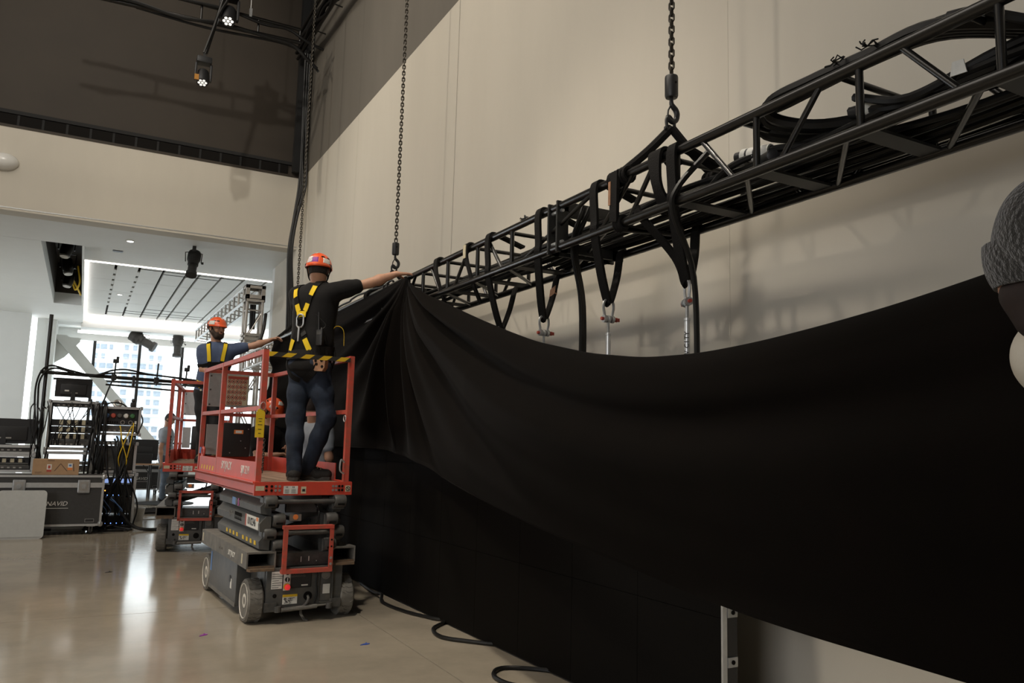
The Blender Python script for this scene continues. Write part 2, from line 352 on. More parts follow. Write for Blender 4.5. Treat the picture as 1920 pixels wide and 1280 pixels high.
# diagonal steel brace in front of the window, with its gusset
br = empty('diagonal_brace', (-.75, 29.1, 4.3), 0, 'white diagonal steel brace crossing the window beside the white pillar', 'brace')
MB().prism([(-.28, .14), (.12, .16), (4.0, -4.3), (3.62, -4.3)], (0, 0, 0), (1, 0, 0), (0, 0, 1), (0, .3, 0)).build('beam', WHITE, br)
MB().prism([(-.17, .1), (.5, .1), (.5, -.02), (.1, -.55), (-.17, -.75)], (0, .1, 0), (1, 0, 0), (0, 0, 1), (0, .06, 0)).build('gusset_plate', WHITE, br)
# city outside
def tower(label, x0, x1, y, z0, z1, fl_h, cols, depth=14, gap=.16, bal=False):
    t = empty('apartment_tower', ((x0 + x1) / 2, y, z0), 0, label, 'building'); cx = (x0 + x1) / 2
    MB().bx(x0 - cx, x1 - cx, 0, depth, 0, z1 - z0).build('facade', BWALL, t)
    n = int((z1 - z0) / fl_h); w = (x1 - x0) / cols; wm = {}
    for i in range(n):
        for k in range(cols):
            if random.random() < .12: continue
            ww = w * (1 - gap) * random.choice((.55, .8, 1)); key = round(ww, 3)
            if key not in wm: wm[key] = MB().bx(-ww / 2, ww / 2, -.25, 0, 0, fl_h * .52).mesh('window', BWIN)
            use(wm[key], 'window', t, (x0 - cx + (k + .5) * w, 0, (i + .3) * fl_h))
        if bal: MB().bx(x0 - cx - .3, x1 - cx + .3, -1.2, 0, (i + .95) * fl_h, (i + 1.03) * fl_h).build('balcony', BWALL, t)
tower('tall pale apartment tower with rows of balconies seen through the window behind the brace', 10.2, 23.4, 300, -20, 41.5, 3.05, 5, bal=True)
tower('shorter pale block with blue window rows left of the tallest tower outside', 1.2, 8.2, 310, -20, 33, 3.3, 3)
tower('low white building with a few wide grey windows outside, in line with the standing man', 24.6, 46, 280, -25, 9, 8.5, 3, gap=.55)
gr_ = struct('ground_outside', MB().bx(-400, 500, 60, 900, -26, -25), BWALL)
# ================================================================ SCISSOR LIFTS
X3, Y3, Z3 = V((1, 0, 0)), V((0, 1, 0)), V((0, 0, 1))
def rbar(mb, a, b, w=.038):
    a, b = V(a), V(b); d = b - a; q = Z3.rotation_difference(d.normalized()).to_matrix()
    if abs(d.normalized().z) < .9:
        z = d.normalized(); x = z.cross(Z3).normalized(); y = z.cross(x); q = Matrix((x, y, z)).transposed()
    return mb.box((a + b) / 2, (w, w, d.length), q)
def make_lift():
    L = empty('scissor_lift', (0, 0, 0))
    tyre = MB().lathe([(.085, -.05), (.142, -.057), (.155, -.045), (.155, .045), (.142, .057), (.085, .05)], ax=(1, 0, 0), n=32).mesh('wheel', TYRE, True)
    rim = MB().lathe([(.02, .030), (.03, .052), (.05, .052), (.055, .035), (.105, .030), (.122, .0585), (.126, .0585), (.126, .03), (.02, .0)], ax=(-1, 0, 0), n=28).mesh('wheel_rim', RIM, True)
    grv = MB()
    for k in range(26):
        a = 2 * math.pi * k / 26; c, s = math.cos(a), math.sin(a); j = .028 * (1 if k % 2 else -1)
        for xx in (-.032, .0, .032):
            grv.box((xx, c * .1555, s * .1555), (.03, .006, .003), Matrix.Rotation(a, 3, 'X') @ Matrix.Rotation(.5 if xx > 0 else -.5, 3, 'Y'))
    gme = grv.mesh('tread_grooves', DUST)
    for sx in (-1, 1):
        for y in (0.0, 1.43):
            w = use(tyre, 'wheel', L, (sx * .347, y, .156)); use(gme, 'tread_groove', w)['kind'] = 'stuff'; r = use(rim, 'wheel_rim', w); r['label'] = 'cream wheel rim'
            if sx > 0: r.rotation_euler = (0, 0, math.pi)
    # chassis and side module doors
    MB().bev(-.285, .265, -.10, 1.52, .10, .40, .012).build('chassis', GREY, L, True)
    c = MB().bev(-.395, -.285, .30, 1.30, .06, .385, .012).build('side_module', GREY, L, True)
    MB().disc((-.397, .50, .24), (1, 0, 0), .028, .006).build('lock_hole', INK, c)
    MB().bx(-.397, -.396, .44, .49, .17, .245).build('sticker', WHT, c)
    MB().bx(-.398, -.394, .30, 1.30, .055, .085).build('lower_lip', DUST, c)
    MB().bx(-.3975, -.396, 1.22, 1.27, .20, .36).build('blue_sticker', BLUEI, c)
    MB().bev(.285, .395, .30, 1.30, .06, .385, .012).build('side_module', GREY, L, True)
    # hollow side channels with rusty mouths
    for x0, x1, zz in ((-.43, -.215, 0), (.215, .405, .015)):
        m = MB(); m.bx(x0, x1, -.12, 1.56, .506 + zz, .52 + zz); m.bx(x0, x0 + .012, -.12, 1.56, .40 + zz, .506 + zz); m.bx(x1 - .012, x1, -.12, 1.56, .40 + zz, .506 + zz); m.bx(x0 + .012, x1 - .012, -.12, 1.56, .40 + zz, .412 + zz)
        ch = m.build('side_channel', DUST, L)
        MB().bx(x0 + .012, x1 - .012, .1, .11, .412 + zz, .506 + zz).build('channel_end', SLOT, ch)
        m = MB().prism([(x0 + .005, -.12), (x0 + .02, -.165), (x1 - .02, -.165), (x1 - .005, -.12)], (0, 0, .385 + zz), (1, 0, 0), (0, 1, 0), (0, 0, .018)); m.prism([(x0 + .012, 0), (x0 + .012, .014), (x1 - .012, .014), (x1 - .012, 0)], (0, -.125, .405 + zz), (1, 0, 0), (0, 0, 1), (0, .006, 0))
        m.build('channel_step', RUST, ch)
        if x0 < 0:
            text('SKYJACK', .058, WHT, ch, (x0 - .002, .36, .452), (0, -1, 0), (0, 0, 1), shear=.25)
            text('SJIII  SERIES', .03, DUST, ch, (x0 - .002, .75, .452), (0, -1, 0), (0, 0, 1))
            for yy in (.0, 1.48): MB().bx(x0 - .002, x0, yy, yy + .035, .425, .495).build('reflector', CREAM, ch)
    MB().bx(-.215, .215, -.095, .0, .405, .50).build('front_beam', GREYD, L)
    m = MB()
    for a, b in (((-.02, .43), (-.005, .47)), ((.04, .435), (.05, .47)), ((.1, .43), (.12, .437))): m.bx(a[0], a[0] + .006, -.097, -.095, a[1], b[1])
    m.build('paint_scratch', WHT, L)
    # front panel
    F = MB().bev(-.28, .30, -.145, -.10, .105, .40, .008).build('front_panel', GREY, L, True)
    MB().bx(-.245, -.165, -.147, -.145, .25, .375).build('data_plate', WHT, F)
    m = MB()
    for k in range(7): m.bx(-.24, -.19 + .02 * (k % 3), -.148, -.147, .26 + k * .016, .263 + k * .016)
    m.build('data_lines', INK, F)['kind'] = 'stuff'
    p = MB().bx(-.155, -.105, -.149, -.145, .235, .385).build('switch_plate', WHT, F)
    MB().disc((-.13, -.155, .315), (0, 1, 0), .017, .014).build('rotary_switch', INK, F)
    MB().bx(-.1325, -.1275, -.165, -.16, .30, .33).build('switch_pointer', WHT, F)
    MB().disc((-.13, -.152, .362), (0, 1, 0), .014, .01).build('toggle', INK, F)
    MB().disc((-.13, -.151, .262), (0, 1, 0), .025, .006).build('button_ring', YEL, F)
    MB().lathe([(.012, 0), (.013, .012), (.021, .016), (.020, .026), (.010, .031)], (-.13, -.153, .262), (0, -1, 0), 18).build('emergency_button', BTN, F, True)
    b = MB().bev(-.095, .055, -.149, -.144, .25, .385, .006).build('control_plate', INK, F)
    text('MANUAL\nLOWERING', .02, DUST, b, (-.045, -.151, .345), (1, 0, 0), (0, 0, 1)); MB().bx(-.02, .03, -.1505, -.149, .262, .272).build('label_strip', WHT, b)
    y_ = MB().bx(-.155, -.045, -.147, -.145, .135, .205).build('warning_label', WHT, F); MB().bx(-.155, -.045, -.148, -.147, .187, .205).build('label_header', YEL, F)
    m = MB()
    for k in range(28): m.box((random.uniform(-.145, -.055), -.1475, random.uniform(.142, .18)), (random.uniform(.004, .018), .001, .004), Matrix.Rotation(random.uniform(-1, 1), 3, 'Y'))
    m.build('label_print', INK, F)['kind'] = 'stuff'
    MB().disc((-.215, -.146, .20), (0, 1, 0), .015, .004).build('panel_hole', SLOT, F)
    MB().disc((.035, -.146, .185), (0, 1, 0), .033, .004).build('cable_port', SLOT, F)
    MB().tube(spl([(.035, -.15, .185), (.03, -.18, .17), (.02, -.175, .14), (.0, -.16, .115)]), .010, 8).build('charging_plug', GREYD, F, True)
    MB().tube(spl([(.105, -.15, .39), (.09, -.155, .30), (.10, -.155, .2), (.085, -.15, .13)]), .004, 6).build('cable', RUBC, F, True)
    MB().bev(.115, .22, -.156, -.144, .13, .37, .02).build('hinged_cover', GREY, F, True)
    MB().lathe([(.034, 0), (.034, .008), (.024, .008), (.024, .004)], (.165, -.155, .335), (0, -1, 0), 20).build('round_socket', DUST, F, True)
    MB().bx(.145, .20, -.158, -.156, .195, .265).build('small_label', WHT, F)
    # steering links under the panel
    m = MB().tube([(-.17, -.17, .10), (.10, -.17, .11)], .016, 10).tube([(.08, -.17, .112), (.2, -.17, .118)], .008, 8)
    t = m.build('steering_rod', DUST, L, True)
    for sx in (-1, 1): MB().bx(sx * .20, sx * .29, -.16, -.06, .09, .155).disc((sx * .195, -.17, .108), (0, 0, 1), .024, .04, 12).build('steering_knuckle', GREYD, t)
    MB().ribbon([(.0, -.10, .10), (-.003, -.12, .05), (.02, -.14, .012), (.045, -.15, .008)], (1, .2, 0), .02, .006).build('earth_strap', DUST, L)
    # red entry ladder
    lad = MB(); z0, z1 = .368, .71; y = -.19
    rbar(lad, (-.172, y, z0), (-.172, y, z1), .03); lad.bx(-.187, .195, y - .015, y + .05, z1 - .026, z1); lad.bx(-.187, .195, y - .015, y + .06, z0 - .005, z0 + .022)
    lad.bx(.165, .195, y - .012, y + .0, z0, z1).bx(.192, .196, y - .012, y + .05, z0, z1)
    ld = lad.build('entry_ladder', REDW, L)
    for zz in (.42, .465, .55, .60): MB().disc((.18, y - .013, zz), (0, 1, 0), .010 if zz < .5 else .007, .004, 10).build('bolt', GALV if zz < .5 else SLOT, ld)
    # folded scissor stack: outer arms, inner arms, pivots, cross tubes, cylinder
    def arm(x, z, h, y0, y1, th, m_, bevel=.02):
        return MB().prism([(y0, h * .2), (y0 + bevel * 1.4, 0), (y1, 0), (y1, h), (y0 + bevel * 2.2, h), (y0, h * .75)], (x - th / 2, 0, z), (0, 1, 0), (0, 0, 1), (th, 0, 0)).build('scissor_arm', m_, L)
    def cover(z0, z1, y0, y1, xo):  # bevelled side cover
        return MB().prism([(0, 0), (xo, .012), (xo + .006, (z1 - z0) * .55), (xo * .45, z1 - z0), (0, z1 - z0)], (-.262, y0, z0), (-1, 0, 0), (0, 0, 1), (0, y1 - y0, 0)).build('arm_cover', GREY, L)
    c1 = cover(.525, .645, -.09, 1.36, .075); c2 = cover(.652, .775, -.10, 1.40, .080); c3 = cover(.782, .895, -.09, 1.36, .078)
    MB().bx(-.31, -.25, .05, 1.45, .895, .925).build('top_arm', GREYD, L)
    for k in range(8):
        yy = .0 + k * .125 + (.08 if k > 3 else 0); MB().bx(-.344, -.3395, yy, yy + .05, .557, .588).build('yellow_square', YEL, c1)
    n_ = MB().bx(-.348, -.3425, -.06, .34, .672, .762).build('number_plate', WHT, c2); MB().bx(-.3485, -.348, .305, .34, .672, .762).build('plate_header', INKR, n_); MB().bx(-.3485, -.348, -.06, .0, .735, .762).build('plate_corner', ORANGEI, n_)
    text('10102346', .082, INK, n_, (-.349, .14, .715), (0, -1, 0), (0, 0, 1), sx=.78)
    text('SJ 25', .06, DUST, c2, (-.3475, .86, .72), (0, -1, 0), (0, 0, 1)); v_ = MB()
    for k in range(7): v_.bx(-.348, -.344, .48 + k * .035, .497 + k * .035, .69, .75)
    v_.build('vent', SLOT, c2)
    MB().bx(-.3465, -.342, .72, .84, .80, .86).build('sticker', BLUEI, c3); MB().bx(-.3465, -.342, .60, .64, .80, .86).build('sticker', PINKI, c3); MB().disc((-.343, .69, .83), (1, 0, 0), .03, .008).build('round_cap', GREYD, c3)
    for z in (.51, .655, .79):
        arm(.27, z, .115, -.04, 1.42, .06, GREY); 
        for sx in (-1, 1): arm(sx * .195, z + .03, .10, .04 if z != .655 else -.06, 1.40, .05, GREYD)
    boss = MB().lathe([(.02, -.045), (.046, -.045), (.05, -.035), (.05, .035), (.046, .045), (.02, .045)], ax=(1, 0, 0), n=18).mesh('pivot_boss', GREYD, True); cap = MB().bev(-.05, .05, -.05, .05, -.04, .04, .007).mesh('pivot_block', GREY)
    for sx in (-1, 1):
        for x, y, z in ((.265, -.07, .645), (.27, -.07, .88), (.205, -.08, .745), (.2, -.08, .555)):
            use(boss, 'pivot_boss', L, (sx * x, y, z)); q = use(cap, 'pivot_block', L, (sx * x, y + .06, z - .015)); q.scale = (1, 1, 1.2)
            MB().bx(sx * x - .025, sx * x + .025, y - .055, y - .045, z - .03, z - .015).build('slot', SLOT, L)
    for z in (.645, .88): MB().tube([(-.25, -.08, z), (.25, -.08, z)], .017, 12).build('cross_tube', GREYD, L, True)
    MB().tube([(-.18, .15, .60), (.18, .1, .72)], .05, 14).build('lift_cylinder', GREYD, L, True)
    MB().bx(-.12, .12, .02, .06, .79, .86).build('cross_plate', GREYD, L)
    MB().bx(-.12, -.03, -.085, -.075, .735, .785).build('decal_plate', DUST, L); MB().disc((-.075, -.087, .765), (0, 1, 0), .02, .003).build('decal', ORANGEI, L)
    MB().tube(spl([(.10, .0, .86), (.11, -.07, .80), (.09, -.09, .72), (.04, -.07, .70), (.06, -.02, .74)]), .008, 8).build('hydraulic_hose', RUBC, L, True)
    # platform
    D = MB().bx(-.385, .36, -.05, 2.36, .925, .94).build('platform_base', REDW, L)
    MB().bx(-.36, .335, -.03, 2.33, .995, 1.018).build('platform_deck', DECK, L)
    F2 = MB().bx(-.395, .37, -.065, -.04, .927, 1.028).build('front_rim', RED, L)
    MB().prism([(0, .93), (.0, 1.0), (-.02, 1.02), (-.02, 1.03), (.03, 1.03), (.03, .93)], (-.385, -.05, 0), (1, 0, 0), (0, 0, 1), (0, 2.41, 0)).build('side_rim', RED, L)
    MB().bx(.345, .37, -.05, 2.36, .93, 1.03).build('side_rim', RED, L); MB().bx(-.385, .37, 2.34, 2.37, .93, 1.03).build('rear_rim', RED, L)
    for x in (-.305, -.265, -.235, -.205, .215, .24, .265, .29):
        for z in (.965, .995): MB().disc((x, -.066, z), (0, 1, 0), .010, .006, 10).build('bolt', GALV if x in (-.235, -.205, .215, .24) else SLOT, F2)
    MB().bx(-.385, -.32, -.0665, -.065, .963, .998).build('worn_label', CREAM, F2)
    pl = MB().bx(-.175, -.065, -.0665, -.065, .938, .998).build('load_label', WHT, F2); m = MB()
    for x0 in (-.165, -.115):
        for k in range(4): m.bx(x0, x0 + .035, -.0675, -.0665, .945 + k * .008, .947 + k * .008)
        m.bx(x0 + .008, x0 + .013, -.0675, -.0665, .984, .994); m.bx(x0 + .018, x0 + .023, -.0675, -.0665, .984, .994)
    m.build('label_print', INK, pl)['kind'] = 'stuff'
    MB().bx(-.04, .0, -.0665, -.065, .94, .993).build('worn_label', CREAM, F2); MB().bx(-.03, -.008, -.0675, -.0665, .955, .975).build('label_symbol', INK, F2)
    q = MB().bx(.315, .358, -.0665, -.065, .952, 1.0).build('no_symbol_label', CREAM, F2)
    MB().ring([(.337 + .016 * math.cos(a), -.0675, .976 + .016 * math.sin(a)) for a in [k * math.pi / 9 for k in range(18)]], .0025, 4).box((.337, -.0675, .976), (.034, .002, .005), Matrix.Rotation(.8, 3, 'Y')).build('no_symbol', INK, q)
    # toe boards with lettering
    T = MB().bx(-.378, -.37, .02, 1.46, 1.02, 1.175).build('toe_board', RED, L)
    text('SJIII 3219', .09, WHT, T, (-.3795, .33, 1.10), (0, -1, 0), (0, 0, 1), sx=.82); text('SKYJACK', .10, WHT, T, (-.3795, 1.02, 1.11), (0, -1, 0), (0, 0, 1), shear=.3, sx=1.0)
    T2 = MB().bx(-.372, -.362, 1.46, 2.34, 1.02, 1.165).build('toe_board', RED, L)
    for k in range(5): MB().prism([(0, 0), (.05, 0), (.07, .04), (.02, .04)], (-.3735, 2.16 - k * .13, 1.045), (0, -1, 0), (0, 0, 1), (.001, 0, 0)).build('yellow_stripe', YEL, T2)
    MB().bx(.35, .358, .30, 2.34, 1.02, 1.165).build('toe_board', RED, L); MB().bx(-.37, .35, 2.32, 2.33, 1.02, 1.165).build('toe_board', RED, L)
    lb = MB().ring([(-.36, 2.18 + .05 * math.cos(a), 1.20 + .05 * math.sin(a)) for a in [k * math.pi / 8 for k in range(16)]], .012, 6).build('lanyard_anchor', RED, L, True); MB().bx(-.375, -.365, 2.24, 2.31, 1.19, 1.25).build('blue_sticker', BLUEI, L)
    # guard rails
    def rail(name, a, b, w=.038, m_=REDW):
        return rbar(MB(), a, b, w).build(name, m_, L)
    zt, zm = 2.02, 1.585
    for x, y, z in ((-.358, .0, zt), (-.358, 1.45, zt), (-.358, 2.31, zt), (.335, .0, zt), (.335, 1.45, zt), (.335, 2.31, zt)): rail('post', (x, y, 1.02), (x, y, z + .015), .042)
    for x in (-.358, .335): rail('top_rail', (x, -.02, zt), (x, 2.33, zt)); rail('mid_rail', (x, 0, zm), (x, 2.31, zm), .034)
    rail('top_rail', (-.358, 2.31, zt), (.335, 2.31, zt)); rail('mid_rail', (-.358, 2.31, zm), (.335, 2.31, zm), .034)
    for x in (-.358, .335): MB().bx(x - .017, x + .017, -.017, .017, 2.036, 2.042).build('post_cap', SLOT, L)
    rail('gate_bar', (-.338, -.02, 2.005), (.315, -.02, 2.005), .034, HAZ)
    MB().ring([(.30, -.01 + .026 * math.cos(a), 1.53 + .026 * math.sin(a)) for a in [k * math.pi / 8 for k in range(16)]], .004, 6).build('latch_ring', GALV, L, True)
    MB().tube(spl([(.31, -.03, 1.18), (.28, -.035, 1.2), (.275, -.035, 1.12), (.31, -.03, 1.09)]), .007, 6).build('latch_hook', GALV, L, True)
    # sign board and control box on the rear rail
    S = MB().bev(-.34, .06, 2.265, 2.285, 1.66, 2.0, .004).build('instruction_board', ALUL, L)
    MB().bx(-.16, .05, 2.262, 2.265, 1.68, 1.985).build('instruction_sheet', CREAM, S); MB().bx(-.155, .045, 2.260, 2.262, 1.95, 1.978).build('sheet_header', INKR, S)
    m = MB(); d_ = MB()
    for r_ in range(5):
        for c_ in range(5):
            if r_ == 4 and c_ == 4: continue
            cx, cz = -.138 + c_ * .039, 1.925 - r_ * .055
            m.ring([(cx + .0155 * math.cos(a), 2.261, cz + .021 * math.sin(a)) for a in [k * math.pi / 6 for k in range(12)]], .003, 4); m.box((cx, 2.261, cz), (.026, .002, .004), Matrix.Rotation(.8, 3, 'Y')); d_.bx(cx - .006, cx + .006, 2.2605, 2.262, cz - .008, cz + .007)
    m.build('warning_symbols', INKR, S)['kind'] = 'stuff'; d_.build('symbol_figures', INK, S)['kind'] = 'stuff'
    for zz in (1.68, 1.83, 1.97): MB().disc((-.32, 2.262, zz), (0, 1, 0), .009, .006, 10).build('screw', GREYD, S)
    K = MB().bev(-.20, .08, 2.12, 2.27, 1.16, 1.50, .02).build('control_box', BLK, L, True); MB().bx(-.09, .0, 2.117, 2.12, 1.39, 1.43).build('box_label', ORANGEI, K); MB().bx(-.075, -.015, 2.116, 2.118, 1.397, 1.423).build('box_label_centre', WHT, K)
    m = MB()
    for a in ((-.02, 1.32), (.03, 1.25), (-.12, 1.2), (.05, 1.44)): m.disc((a[0], 2.118, a[1]), (0, 1, 0), .006, .004, 8)
    m.build('knob', GALV, K); MB().bx(-.33, -.22, 2.25, 2.27, 1.18, 1.48).build('side_plate', ALUL, L)
    # tag and chain hanging on the near post
    MB().prism([(-.033, 0), (.033, 0), (.033, .19), (.018, .215), (-.018, .215), (-.033, .19)], (-.375, -.03, 1.36), (1, 0, 0), (0, 0, 1), (0, .004, 0)).build('yellow_tag', YEL, L)
    m = MB()
    for z_, w_ in ((1.50, .03), (1.48, .02), (1.455, .034), (1.42, .026), (1.39, .02)): m.bx(-.375 - w_ / 2, -.375 + w_ / 2, -.0315, -.03, z_, z_ + .004)
    m.build('tag_print', INK, L); MB().ring([(-.36 + .02 * math.cos(a), -.03, 1.60 + .03 * math.sin(a)) for a in [k * math.pi / 6 for k in range(12)]], .003, 5).build('tag_ring', GALV, L)
    for k in range(14):
        z_ = 1.34 - k * .018; a0 = k * math.pi / 2
        MB().ring([(-.335 + .007 * math.cos(a0) * math.cos(t), -.03 + .007 * math.sin(a0) * math.cos(t), z_ + .014 * math.sin(t)) for t in [i * math.pi / 4 for i in range(8)]], .003, 4).build('gate_chain_link', CHAINM, L)
    return L
lift = make_lift(); flush_text(); lift.location = (1.572, 6.33, 0); lift.rotation_euler.z = math.radians(3.2)
tag(lift, 'red and grey scissor lift carrying the man in the black shirt', 'lift', 'scissor lifts')
lift2 = copy_tree(lift, None, ('yellow_tag', 'tag_print', 'tag_ring', 'charging_plug', 'gate_bar')); lift2.location = (1.30, 10.43, 0); lift2.rotation_euler.z = math.radians(-9)
rbar(MB(), (-.338, -.02, 2.005), (.315, -.02, 2.005), .036).build('gate_bar', REDW, lift2)
tag(lift2, 'farther red scissor lift carrying the bearded man in the blue shirt', 'lift', 'scissor lifts')
# ================================================================ TRUSS, CHAINS, SLINGS
XF, XB, ZT, ZL = 2.45, 2.88, 2.80, 2.545
XC = (XF + XB) / 2
def make_truss(name, label, y0, y1, nodes, m_, mp, r=.024, joints=(), cat='truss'):
    T = empty(name, (XC, y0, ZL), 0, label, cat); o = V((XC, y0, ZL))
    def tb(nm, a, b, rr, mm): return MB().tube([V(a) - o, V(b) - o], rr, 10).build(nm, mm, T, True)
    for x in (XF, XB):
        for z in (ZL, ZT): tb('chord', (x, y0, z), (x, y1, z), r, m_)
    for i, y in enumerate(nodes):
        if any(abs(y - j) < .12 for j in joints): continue
        for x in (XF, XB): tb('upright', (x, y, ZL), (x, y, ZT), .015, m_)
        MB().bx(XF - o.x, XB - o.x, y - .045 - o.y, y + .045 - o.y, -.006, .006).build('cross_plate', mp, T)
        tb('cross_tube', (XF, y + .1, ZT), (XB, y + .1, ZT), .014, m_)
    for i, (a, b) in enumerate(zip(nodes[:-1], nodes[1:])):
        for x in (XF, XB):
            if i % 2: tb('diagonal', (x, a + .17, ZT), (x, b - .13, ZL), .013, m_)
            else: tb('diagonal', (x, b - .17, ZT), (x, a + .13, ZL), .013, m_)
        tb('diagonal', (XF, a + .06, ZL), (XB, b - .06, ZL), .013, m_)
    for j in joints:
        for dy in (-.05, .05):
            m = MB(); yy = j + dy - o.y
            m.bx(XF - o.x - .03, XF - o.x + .05, yy - .008, yy + .008, -.03, ZT - ZL + .03).bx(XB - o.x - .05, XB - o.x + .03, yy - .008, yy + .008, -.03, ZT - ZL + .03).bx(XF - o.x, XB - o.x, yy - .008, yy + .008, -.03, .03).bx(XF - o.x, XB - o.x, yy - .008, yy + .008, ZT - ZL - .03, ZT - ZL + .03)
            m.build('joint_plate', mp, T)
        for x in (XF, XB):
            for z in (ZL, ZT): MB().disc((x - o.x, j - o.y, z - o.z + (.03 if z == ZL else -.03)), (0, 1, 0), .012, .15, 8).build('joint_bolt', GALV, T)
    return T
nodes = [.334 + .518 * k for k in range(7)] + [3.44, 4.62, 5.15, 5.69, 6.21, 6.73] + [7.55 + .518 * k for k in range(9)]
nodes = [y for y in nodes if y < 11.75]
make_truss('lighting_truss', 'long black box truss hung from chains above the drape', -.1, 11.9, nodes, BLKS, PLATE, joints=(4.05, 7.12, 10.18))
make_truss('aluminium_truss', 'short silver truss joining the black truss to the silver tower', 11.95, 14.6, [12.1, 12.6, 13.1, 13.6, 14.1, 14.5], ALU, ALU)
lk = MB().ring([(.0125 * math.cos(a) , 0, .0115 * math.sin(a) + (.0115 if math.sin(a) > 0 else -.0115)) for a in [(k + .5) * math.pi / 6 for k in range(12)]], .0065, 5).mesh('chain_link', CHAINM, True)
def hoist_chain(y, zb, ztop, sy, label, rot=.55, pitch=.0345):
    C = empty('hoist_chain', (XC, y, zb), 0, label, 'chain', 'lifting chains on the truss')
    z = zb + .115 + .035; k = 0
    while z < ztop:
        use(lk, 'chain_link', C, (0, 0, z - zb), (0, 0, rot + (math.pi / 2 if k % 2 else 0))); z += pitch; k += 1
    MB().lathe([(.012, .125), (.034, .122), (.036, .115), (.036, .01), (.032, 0), (.012, -.004)], n=20).build('hook_block', BLK, C, True)
    MB().disc((-.0, -.036, .075), (.3, 1, 0), .006, .006, 10).build('block_hole', SLOT, C)
    hk = [(0, 0, .0), (0, 0, -.03), (.008, 0, -.045), (.03, 0, -.065), (.038, 0, -.09), (.03, 0, -.12), (.005, 0, -.135), (-.018, 0, -.125), (-.028, 0, -.105)]
    p = spl(hk, 5); MB().tube(p, .012, 10, rs=[.010 + .006 * math.sin(math.pi * i / (len(p) - 1)) for i in range(len(p))]).build('hook', BLK, C, True)
    MB().tube([(0, 0, -.035), (-.022, .0, -.075), (-.026, 0, -.108)], .005, 8).build('hook_latch', BLKS, C, True)
    # shackle on the hook
    S = tag(MB().tube(spl([(-.03, 0, -.175), (-.034, 0, -.13), (-.02, 0, -.108), (.0, 0, -.118), (.018, 0, -.14), (.02, 0, -.185)], 4), .009, 8).tube([(-.045, 0, -.178), (.04, 0, -.178)], .009, 8).build('bow_shackle', BLK, None, True, (XC, y, zb)), 'dark shackle on the hook of ' + sy, 'shackle', 'dark shackles on the chain hooks')
    # bridle of two sling legs down to the top chords with wraps
    B = empty('bridle_sling', (XC, y, zb - .17), 0, 'black bridle sling between the truss and ' + sy, 'sling', 'bridle slings over the truss'); d = zb - .17
    for x, dy in ((XF, .12), (XB, -.08)):
        MB().tube(spl([(0, 0, -.0), ((x - XC) * .5, dy * .5, (ZT - d) * .48), ((x - XC), dy, ZT - d + .03)], 6), .024, 8).build('sling_leg', STRAP, B, True)
        for k in range(3): MB().ring([((x - XC) + .037 * math.cos(a), dy + .012 * (k - 1) * 2.6, ZT - d + .037 * math.sin(a)) for a in [q * math.pi / 7 for q in range(14)]], .013, 6).build('wrap', STRAP, B, True)
    return C
hoist_chain(3.23, 3.242, 8.9, 'the chain nearest the camera', 'lifting chain nearest the camera, hooked above the near end of the truss')
hoist_chain(7.55, 3.235, 8.9, "the middle chain", "middle lifting chain ending just above the front man's outstretched hand", -.34)
hoist_chain(11.8, 3.24, 8.9, 'the far chain beside the corner', 'far lifting chain hanging beside the corner and the black cables', -.22)
# straps hanging from the near chain's bridle
for i, (y, lab) in enumerate(((3.38, 'black strap with a tan tag knotted down the truss below the near chain'), (3.02, 'wide black sling bunched over the truss top right of the near chain'))):
    s = empty('knotted_sling', (XF, y, ZT), 0, lab, 'sling')
    if i == 0:
        for k in range(3): MB().ring([(.036 * math.cos(a), .03 + .022 * k, .036 * math.sin(a)) for a in [q * math.pi / 7 for q in range(14)]], .013, 6).build('wrap', STRAP, s, True)
        MB().ribbon([(-.045, 0, .02), (-.05, -.005, -.08), (-.048, -.0, -.2), (-.04, .01, -.25)], (0, 1, 0), .062, .02).build('strap', STRAP, s); MB().bx(-.064, -.060, .015, .035, -.16, -.03).build('tan_tag', LEATH, s)
        for k in range(3): MB().ring([(.032 * math.cos(a), -.02 + .022 * k, -.255 + .034 * math.sin(a)) for a in [q * math.pi / 7 for q in range(14)]], .012, 6).build('lower_wrap', STRAP, s, True)
    else:
        for k in range(3): MB().ribbon(spl([(.1, .03 * k, -.02), (.03, .03 * k, .034), (-.03, .03 * k, .03), (-.045, .02 * k, -.06), (-.03, .012 * k, -.17), (.05, .03 * k, -.27)], 5), (0, 1, 0), .04, .016).build('strap', STRAP, s)
